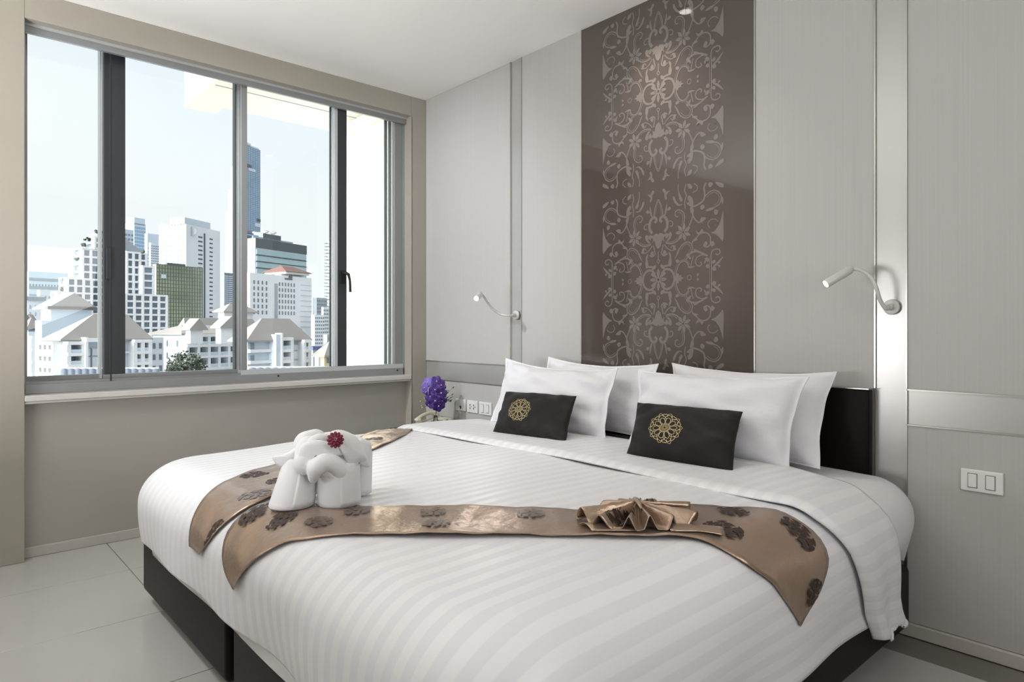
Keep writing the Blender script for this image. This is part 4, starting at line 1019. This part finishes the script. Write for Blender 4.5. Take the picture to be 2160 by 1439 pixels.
# white hotel: sunlit left wing, shaded front wing
b = Bld('hotel_tower', 'tall white hotel with sunlit left side and rows of small windows', 393, 338, 464, 473, 290, 34, M['wall_white'])
b.slab('R', -1.0, b.wR*.70, b.zt, b.z(459), 0, 'roof_block', M['wall_cool'], inset=b.wL*.55)
b.windows('R', 1, 22, b.z(700), b.z(490), .28, .36, M['mullion'], a0=b.wR*.18, a1=b.wR*.62, name='window')
b.windows('R', 1, 22, b.z(700), b.z(490), .5, .32, M['mullion'], a0=b.wR*.62, a1=b.wR*.82, name='window')
b.slab('R', b.wR*.50, b.wR*.535, b.z(700), b.z(485), .25, 'dark_rib', M['mullion'])
b.windows('L', 9, 20, b.z(700), b.z(492), .42, .34, M['fglass2'], name='window')
for i in range(10): b.slab('L', b.wL*i/9-.25, b.wL*i/9+.25, b.z(700), b.zt+.6*(i % 3), .5, 'pier', M['wall_white'])
MB().lathe([(0, 0), (2.1, 0), (2.1, .3), (0, .3)], 20, Matrix.Translation(b.face('R', b.wR*.14, b.z(486), .2)) @ Matrix.Rotation(-b.th*1.0, 4, 'Z') @ Matrix.Rotation(PI/2, 4, 'Y')).obj('round_emblem', M['wall_grey'], b.root)

# green-gold glass block
b = Bld('glass_office', 'green-gold mirror glass office block in front of the white hotel', 330, 322, 427, 557, 235, 18, M['gold_glass'])
nx_, nz_ = 17, 16
for i in range(nx_+1): b.slab('R', b.wR*i/nx_-.10, b.wR*i/nx_+.10, b.zb, b.zt, .12, 'mullion', M['mullion'])
for j in range(nz_+1): b.slab('R', 0, b.wR, b.z(557+8*j)-.10, b.z(557+8*j)+.10, .14, 'transom', M['mullion'])
b.slab('R', b.wR*.05, b.wR*.32, b.z(592), b.z(577), .3, 'sign_panel', M['wall_cool']) if False else None
b.slab('R', b.wR*.10, b.wR*.19, b.z(586), b.z(578), .3, 'sign_panel', M['wall_cool'])
b.slab('R', b.wR*.22, b.wR*.62, b.zt, b.z(552), 0, 'roof_plant', M['mullion'], inset=b.wL*.6)

# tall pixelated tower
b = Bld('pixelated_tower', 'very tall glass tower with irregular notches in its side', 497, 491, 548, 300, 560, 26, M['tower_pale'], yb=480)
for xl_, yt_ in ((486, 350), (481, 398), (476, 445)): Bld('x', '', 499, xl_, 520, yt_, 566, 26, M['tower_pale'], root=b.root)
z0 = b.z(480)
nx_, nz_ = 10, 44
b.slab('R', .35, b.wR*.985, b.z(480), b.zt, .25, 'glazing', M['tower_glass'])
for i in range(nx_+1): b.slab('R', b.wR*i/nx_-.14, b.wR*i/nx_+.14, z0, b.zt, .45, 'mullion', M['fglass2'])
for j in range(nz_+1): b.slab('R', 0, b.wR, z0+(b.zt-z0)*j/nz_-.22, z0+(b.zt-z0)*j/nz_+.22, .5, 'transom', M['fglass2'])
b.slab('R', b.wR*.40, b.wR*.62, b.zt, b.z(292), 0, 'roof_crown', M['tower_pale'], inset=b.wL*.5)
b.slab('R', b.wR*.42, b.wR*.96, b.zt, b.z(296), 0, 'roof_crown', M['tower_pale'], inset=b.wL*.7)
rnd = random.Random(4)
for k, (u0, u1, y0, y1) in enumerate([(.42,.62,339,346), (.50,.78,346,352), (.86,1.0,452,458), (.78,1.0,462,470)]):
    b.slab('R', b.wR*u0, b.wR*u1, b.z(y1), b.z(y0), .9, 'notch', M['mullion'] if k % 2 == 0 else M['wall_cool'])
# stacked lower boxes stepping in and out
for k in range(26):
    y0 = 478+k*5; z1_, z0_ = b.z(y0), b.z(y0+5); r0 = rnd.uniform(-.05, .12); r1 = rnd.uniform(.72, .98); dp = rnd.uniform(-4, 2)
    b.slab('R', b.wR*r0, b.wR*r1, z0_+.35, z1_-.35, dp+.01, 'pixel_box', M['tower_glass'] if k % 3 else M['tower_pale'], inset=b.wL*.75)
    if k % 2: b.slab('R', b.wR*(r1-.35), b.wR*r1, z0_, z0_+.8, dp+1.5, 'terrace', M['mullion'], inset=1)
b.slab('R', b.wR*.05, b.wR*.75, GZ, b.z(478), -3, 'tower_core', M['fglass2'], inset=b.wL*.7)
for k in range(18):
    y0 = 352+k*14; b.slab('L', b.wL*rnd.uniform(.02, .3), b.wL*rnd.uniform(.5, .98), b.z(y0+7), b.z(y0), rnd.uniform(.3, 1.4), 'pixel_box', M['tower_pale'])
# lower left stack in front of it
b = Bld('pixelated_annex', 'dark stepped tower base left of the window mullion, beside the hotel', 473, 470, 500, 575, 480, 25, M['fglass'])
b.windows('R', 3, 26, b.z(690), b.z(580), .9, .45, M['wall_cool'], name='floor_band')

# dark-roofed teal office
b = Bld('office_tower', 'grey office tower with teal glass bands and a dark rooftop plant', 538, 522, 646, 502, 250, 22, M['wall_cool'])
b.slab('R', 0, b.wR, b.z(522), b.zt, .3, 'dark_parapet', M['mullion'])
for k in range(6): b.slab('R', b.wR*.02, b.wR*.99, b.z(536.5+13.6*k-.6), b.z(525.5+13.6*k), .35, 'glass_band', M['teal_glass'])
for k in range(6): b.slab('R', 0, b.wR, b.z(538+13.6*k), b.z(537+13.6*k)+.0, .5, 'spandrel_line', M['mullion'])
b.slab('R', b.wR*.18, b.wR*.52, b.zt, b.z(488), -1, 'rooftop_plant', M['mullion'], inset=b.wL*.5)
b.slab('R', b.wR*.0, b.wR*.76, b.zt, b.z(497.5), -1, 'rooftop_screen', M['wall_grey'], inset=b.wL*.4)
for k, a in enumerate((.28, .42)):
    MB().lathe([(0, .3), (1.0, .7), (1.7, 1.4), (.9, .9), (0, .5)], 14, Matrix.Translation(b.face('R', b.wR*a, b.z(488), -3)) @ Matrix.Rotation(.3, 4, 'Y')).obj('satellite_dish', M['wall_white'], b.root, smooth=True)

# white office with slit windows
b = Bld('slit_window_office', 'white office block with rows of narrow slit windows and red-brown roof', 527, 505, 657, 575, 185, 20, M['wall_white'])
b.windows('R', 4, 6, b.z(665), b.z(588), .35, .62, M['fglass'], a0=b.wR*.03, a1=b.wR*.28)
b.windows('R', 6, 6, b.z(665), b.z(588), .42, .62, M['fglass'], a0=b.wR*.43, a1=b.wR*.72)
b.windows('R', 2, 6, b.z(665), b.z(588), .42, .62, M['fglass'], a0=b.wR*.04, a1=b.wR*.12) if False else None
b.slab('R', b.wR*.37, b.wR*.42, b.z(720), b.z(594), .15, 'painted_recess_shade', M['wall_grey'])  # proud grey strip, the shade of a recess put in as colour
for k in range(9): b.slab('R', b.wR*.80, b.wR, b.z(592+12*k+1), b.z(592+12*k), .2, 'ledge', M['wall_cool'])
for k in range(5): b.slab('L', b.wL*.1, b.wL*.9, b.z(600+14*k+5), b.z(600+14*k), .1, 'window_band', M['fglass'])
b.slab('R', b.wR*.56, b.wR*.97, b.zt, b.z(571), -2, 'roof_block', M['wall_white'], inset=8)
r_ = Bld('x', '', 603, 595, 652, 572, 196, 20, M['wall_white'], root=b.root, dl=9, yb=577)
hip(r_, 2.0, .6, 3.0, 3.0, M['roof_brown'])
b.slab('R', b.wR*.60, b.wR*.66, b.z(579), b.z(573), .2, 'roof_window', M['mullion']); b.slab('R', b.wR*.54, b.wR*.66, b.z(583.5), b.z(580), .2, 'roof_window', M['mullion'])

# right edge: slim balcony tower and smaller blocks
b = Bld('balcony_tower', 'slim dark tower of stacked balconies at the right edge of the skyline', 694, 690, 724, 508, 300, 15, M['wall_cool'])
for k in range(26): b.slab('R', -.8, b.wR, b.z(514+7*k), b.z(512+7*k), 1.2, 'balcony', M['mullion'] if k % 2 else M['wall_grey'])
for k in range(26): b.slab('L', 0, b.wL+.8, b.z(514+7*k), b.z(512+7*k), 1.0, 'balcony', M['mullion'])
for xc, xl, xr, yt, d_, lab in ((668, 660, 690, 628, 270, 'low grey-blue block right of the slit-window office'), (682, 678, 700, 648, 230, 'pale apartment block below the slim balcony tower'), (664, 656, 684, 664, 200, 'small white block low beside the slit-window office')):
    b = Bld('apartment_block', lab, xc, xl, xr, yt, d_, 18, M['wall_white'] if d_ < 250 else M['wall_grey'])
    b.windows('R', 5, 9, b.z(yt+72), b.z(yt+3), .55, .5, M['fglass'])
b = Bld('house', 'small white house with a blue roof low at the right', 660, 654, 688, 732, 95, 20, M['wall_cool'])
b.slab('R', -.5, b.wR*.98, b.z(738), b.z(731), .5, 'roof', M['blue_roof'], inset=4); b.windows('R', 2, 1, b.z(752), b.z(741), .5, .7, M['fglass2'])
b = Bld('house', 'small white building with arched window low beside the apartments', 672, 664, 700, 752, 80, 20, M['wall_white'])
b.windows('R', 2, 1, b.z(775), b.z(755), .3, .7, M['fglass'])
b = Bld('garage_block', 'grey flat block behind the small yellow house', 690, 682, 712, 706, 120, 20, M['wall_grey']); b.windows('R', 2, 3, b.z(740), b.z(710), .5, .5, M['fglass'])
b = Bld('house', 'small yellow-walled house with a tan hipped roof at the right edge', 684, 676, 712, 750, 60, 20, M['yellow_wall'])
hip(b, 1.3, .6, 1.5, 1.5, M['roof_grey']); b.windows('R', 2, 1, b.z(768), b.z(754), .3, .8, M['fglass'])

# terraced white-framed residential tower
tt = thing('terraced_tower', 'white-framed residential tower stepping up in terraces with dark windows', 'building', (0, 0, 0))
dT = 150; q = ray(217, 0); tt.location = (CAM.x+q.x*dT, CAM.y+q.y*dT, GZ)
def tier(xc, xl, xr, yt, yb, dist, cols, fh=14.6, left=True, glass='fglass'):
    b = Bld('x', '', xc, xl, xr, yt, dist, 14, M[glass], yb=yb, root=tt)
    n = max(1, round((yb-yt)/fh))
    for k in range(n+1):
        y = yt+(yb-yt)*k/n; b.slab('R', -.2, b.wR+.2, b.z(y)-.22, b.z(y)+.22, .5, 'floor_slab', M['wall_white']); b.slab('L', 0, b.wL, b.z(y)-.22, b.z(y)+.22, .5, 'floor_slab', M['wall_white'])
    for i in range(cols+1):
        a = b.wR*i/cols; w_ = .24; b.slab('R', a-w_, a+w_, b.z(yb), b.z(yt), .55, 'column', M['wall_white'])
    for i in range(2): a = b.wL*i; b.slab('L', a-.25, a+.25, b.z(yb), b.z(yt), .55, 'column', M['wall_white'])
    return b
tier(199, 184, 219, 500, 524, 158, 1); tier(173, 159, 224, 525, 590, 156, 3); tier(141, 130, 224, 587, 618, 153, 5)
tier(120, 113, 226, 617, 720, 150, 6); tier(266, 262, 307, 532, 625, 154, 3); tier(300, 296, 322, 562, 622, 156, 1, glass='fglass2'); tier(264, 258, 350, 621, 720, 150, 5)
b = Bld('x', '', 147, 144, 173, 552, 157, 14, M['wall_white'], yb=587, root=tt)
b = Bld('x', '', 204, 186, 230, 492, 164, 14, M['wall_cool'], yb=502, root=tt)
# sloped roof on the right shoulder and curved roof on top
b = Bld('x', '', 262, 256, 304, 532, 165, 14, M['wall_cool'], yb=540, root=tt)
o = MB(); A_ = [b.P, b.P+b.uR*b.wR, b.P+b.uR*b.wR+b.uL*8, b.P+b.uL*8]; hz = [b.z(500), b.z(531), b.z(531), b.z(500)]
o.add([(p.x, p.y, b.z(534)) for p in A_]+[(p.x, p.y, z) for p, z in zip(A_, hz)], [(0,3,2,1),(4,5,6,7),(0,1,5,4),(1,2,6,5),(2,3,7,6),(3,0,4,7)]); o.obj('sloped_roof', M['wall_grey'], tt)
for k, (x, y) in enumerate(((184, 505), (172, 517), (158, 546), (138, 590), (300, 531), (210, 488), (207, 490), (130, 610))):
    lm = MB(); c = CAM+ray(x, y)*(154)
    for i in range(5): lm.ellipsoid(c+Vector((rnd.uniform(-.6, .6), rnd.uniform(-.6, .6), rnd.uniform(-.2, .3))), (.35, .35, .3), None, 8)
    lm.obj('terrace_plants', M['leaf'], tt)['kind'] = 'stuff'

# ---------------------------------------------------------------- near apartments with grey roofs
def storeys(b, side, ys, cols, mfr=None, a0=0., a1=None, rail=True, wall='wall_cool', cw_=.16):
    w = (b.wR if side == 'R' else b.wL) if a1 is None else a1; mfr = mfr or M['wall_white']
    for k, y in enumerate(ys):
        b.slab(side, a0-.1, w+.1, b.z(y)-.14, b.z(y)+.14, .9, 'balcony_floor', mfr)
    for i in range(cols+1):
        a = a0+(w-a0)*i/cols; b.slab(side, a-cw_, a+cw_, b.z(ys[-1]), b.z(ys[0]), .85, 'column', mfr)
    for k in range(len(ys)-1):
        for i in range(cols):
            a = a0+(w-a0)*(i+.5)/cols; hw = (w-a0)/cols*.26; z1, z0 = b.z(ys[k]), b.z(ys[k+1])
            fr = b.slab(side, a-hw, a+hw, z0+.15, z0+(z1-z0)*.78, .08, 'balcony_door', M['fglass'] if (i+k) % 3 else M['fglass2'])
            if rail: b.slab(side, a0+(w-a0)*i/cols+cw_, a0+(w-a0)*(i+1)/cols-cw_, z0+.15, z0+.15+(z1-z0)*.28, .82, 'balcony_rail', M['wall_cool'], inset=-.78)
# left house
lh = Bld('apartment_house', 'white apartment house with gabled tower and grey hip roof at the left', 107, 86, 193, 650, 62, 18, M['wall_cool'])
L_ = lh.root
gb = hip(lh, 1.5, .5, .0, .3, M['roof_grey'], ridge='L', name='gable_roof')
gp_ = [lh.face('R', 0.1, lh.zt, .05), lh.face('R', lh.wR-.1, lh.zt, .05), lh.face('R', lh.wR/2, lh.zt+1.25, .05)]
lh.slab('R', -.5, lh.wR+.5, lh.z(652), lh.z(646), .55, 'eave_board', M['roof_dark'])
b = Bld('x', '', 88, 74, 218, 676, 58, 18, M['wall_cool'], root=L_)
b = Bld('x', '', 60, 40, 90, 700, 66, 18, M['wall_cool'], root=L_); storeys(b, 'R', [712, 738, 764, 790], 4)
b = Bld('x', '', 60, 48, 80, 694, 72, 18, M['wall_grey'], root=L_, yb=716); hip(b, 1.6, .3, 1, 1, M['roof_dark'])
b = Bld('x', '', 134, 104, 306, 716, 54, 18, M['wall_cool'], root=L_)
hip(b, 2.15, .45, 3.4, 1.4, M['roof_grey'], name='hip_roof')
storeys(b, 'L', [724, 748, 772, 796], 3)
storeys(b, 'R', [724, 748, 772, 796], 1, a0=0, a1=b.wR*.17)
b.slab('R', b.wR*.17, b.wR*.20, b.z(800), b.z(712), 1.1, 'pier', M['wall_white']); b.slab('R', b.wR*.17, b.wR*.60, b.z(722), b.z(714), 1.2, 'roof_parapet', M['wall_white'])
for i in range(4):
    for y0, y1 in ((737, 752), (755, 780)): b.slab('R', b.wR*(.23+.09*i), b.wR*(.30+.09*i), b.z(y1), b.z(y0), .12, 'shutter', M['wall_white'])
for i in range(5): b.slab('R', b.wR*(.215+.09*i), b.wR*(.22+.09*i), b.z(790), b.z(735), .16, 'down_pipe', M['wall_grey'])
storeys(b, 'R', [722, 748, 773, 798], 2, a0=b.wR*.80, a1=b.wR)
b.slab('R', b.wR*.70, b.wR*.78, b.z(749), b.z(745), .3, 'ledge', M['wall_white'])
r2 = Bld('x', '', 318, 300, 345, 712, 62, 18, M['wall_white'], root=L_); r2.windows('R', 2, 3, r2.z(790), r2.z(718), .4, .5, M['fglass'])

# centre house
ch = Bld('apartment_house', 'white balconied apartment house with two small gables in the centre', 385, 322, 512, 704, 68, 22, M['wall_cool'])
C2 = ch.root
storeys(ch, 'R', [708, 730, 754, 780], 6)
ch.windows('L', 3, 3, ch.z(790), ch.z(712), .12, .5, M['fglass'])
hip(ch, .9, .5, 2.2, 1.2, M['roof_grey'], name='hip_roof')
for xc, xl, xr, yt, dd in ((402, 392, 428, 694, 66), (466, 455, 500, 690, 64)):
    g_ = Bld('x', '', xc, xl, xr, yt, dd, 22, M['wall_white'], root=C2, yb=725); hip(g_, 1.05, .35, 0, 0, M['roof_grey'], ridge='L', name='gable_roof')
g_ = Bld('x', '', 392, 380, 540, 694, 76, 22, M['wall_cool'], root=C2, yb=715); hip(g_, 1.3, .3, .4, .4, M['roof_grey'], name='ridge_roof')
g_ = Bld('x', '', 473, 460, 534, 657, 84, 22, M['wall_white'], root=C2, yb=700); hip(g_, 1.1, .5, 1.9, 1.9, M['roof_grey'], name='lantern_roof')
# right-hand house
rh = Bld('apartment_house', 'white apartment house with a broad grey hip roof right of centre', 522, 500, 640, 718, 56, 20, M['wall_cool'])
hip(rh, 1.9, .55, 2.6, 1.6, M['roof_grey'], name='hip_roof')
g_ = Bld('x', '', 560, 545, 622, 694, 66, 20, M['wall_cool'], root=rh.root, yb=715); hip(g_, .8, .5, .5, .8, M['roof_grey'], name='ridge_roof')
rh.slab('R', rh.wR*.36, rh.wR*.44, rh.z(800), rh.z(706), .9, 'stair_tower', M['wall_cool']); rh.slab('R', rh.wR*.44, rh.wR*.47, rh.z(800), rh.z(703), 1.0, 'stair_fin', M['wall_white'])
for y in (741, 765): rh.slab('R', 0, rh.wR*.36, rh.z(y)-.13, rh.z(y)+.13, .35, 'ledge', M['wall_white'])
storeys(rh, 'R', [716, 742, 766, 792], 1, a0=rh.wR*.47, a1=rh.wR*.66)
for i in range(2):
    for y0, y1 in ((730, 742), (745, 762), (766, 785)): rh.slab('R', rh.wR*(.70+.10*i), rh.wR*(.78+.10*i), rh.z(y1), rh.z(y0), .12, 'shutter', M['wall_white'])
storeys(rh, 'R', [722, 744, 767, 792], 1, a0=rh.wR*.90, a1=rh.wR*1.0)
for y0 in (724, 750): rh.slab('R', rh.wR*.03, rh.wR*.10, rh.z(y0+14), rh.z(y0), .1, 'window', M['fglass'])
rh.windows('L', 2, 3, rh.z(792), rh.z(720), .4, .6, M['fglass2'])

# tree and its trunk
def tree(label, x, y, r, dist):
    c = CAM+ray(x, y)*dist; t = thing('tree', label, 'tree', (c.x, c.y, GZ)); rr = random.Random(int(x))
    MB().tube([(c.x, c.y, GZ), (c.x+.1, c.y, (GZ+c.z)/2), (c.x, c.y, c.z)], [.3, .22, .12], 8).obj('trunk', M['bark'], t)
    mb = MB()
    for k in range(900):
        a, b_ = rr.uniform(0, 2*PI), rr.uniform(-.6, 1); rad = r*rr.uniform(.55, 1.05)*(1+.15*math.sin(a*3))
        p = c+Vector((math.cos(a)*math.sqrt(max(0, 1-b_*b_))*rad, math.sin(a)*math.sqrt(max(0, 1-b_*b_))*rad, b_*rad*.85))
        u_ = Vector((rr.uniform(-1, 1), rr.uniform(-1, 1), rr.uniform(-1, 1))).normalized(); v_ = u_.orthogonal().normalized(); s_ = r*.09
        mb.add([p-u_*s_, p+v_*s_*.7, p+u_*s_, p-v_*s_*.7], [(0, 1, 2, 3)])
    o = mb.obj('foliage', M['leaf'], t); o['kind'] = 'stuff'
tree('dark round tree standing in front of the balconied apartment house', 396, 773, 1.25, 48)
tree('small dark tree tip just left of the round tree', 366, 782, .5, 46)

# tiled roofs just below the window
def tiled_roof(label, x0, x1, y0, y1, d0, d1):
    a, b_ = CAM+ray(x0, y1)*d0, CAM+ray(x1, y1)*d0; c, d_ = CAM+ray(x1, y0)*d1, CAM+ray(x0, y0)*d1
    t = thing('tiled_roof', label, 'roof', (a.x, a.y, min(a.z, c.z)-3))
    mb = MB(); n = max(6, int((b_-a).length/.28))
    def fn(s, q):
        p = a.lerp(b_, s).lerp(d_.lerp(c, s), q); return p+Vector((0, 0, .05*abs(math.sin(s*n*PI))))
    mb.grid(fn, n*6, 6); o = mb.obj('roof_tiles', M['roof_slate'], t, solid=-.05); o['kind'] = 'stuff'
    MB().tube([d_, c], .09, 8).obj('ridge_cap', M['wall_grey'], t)
    lo = MB().add([(p.x, p.y, p.z-.1) for p in (a, b_, c, d_)]+[(p.x, p.y, GZ) for p in (a, b_, c, d_)], [(3,2,1,0),(4,5,6,7),(0,1,5,4),(1,2,6,5),(2,3,7,6),(3,0,4,7)]); lo.obj('wall', M['wall_white'], t)
tiled_roof('blue-grey tiled roof just under the window, behind its left mullion', 128, 336, 779, 806, 27, 32)
tiled_roof('blue-grey tiled roof just under the window, below its third pane', 524, 704, 777, 800, 24, 30)
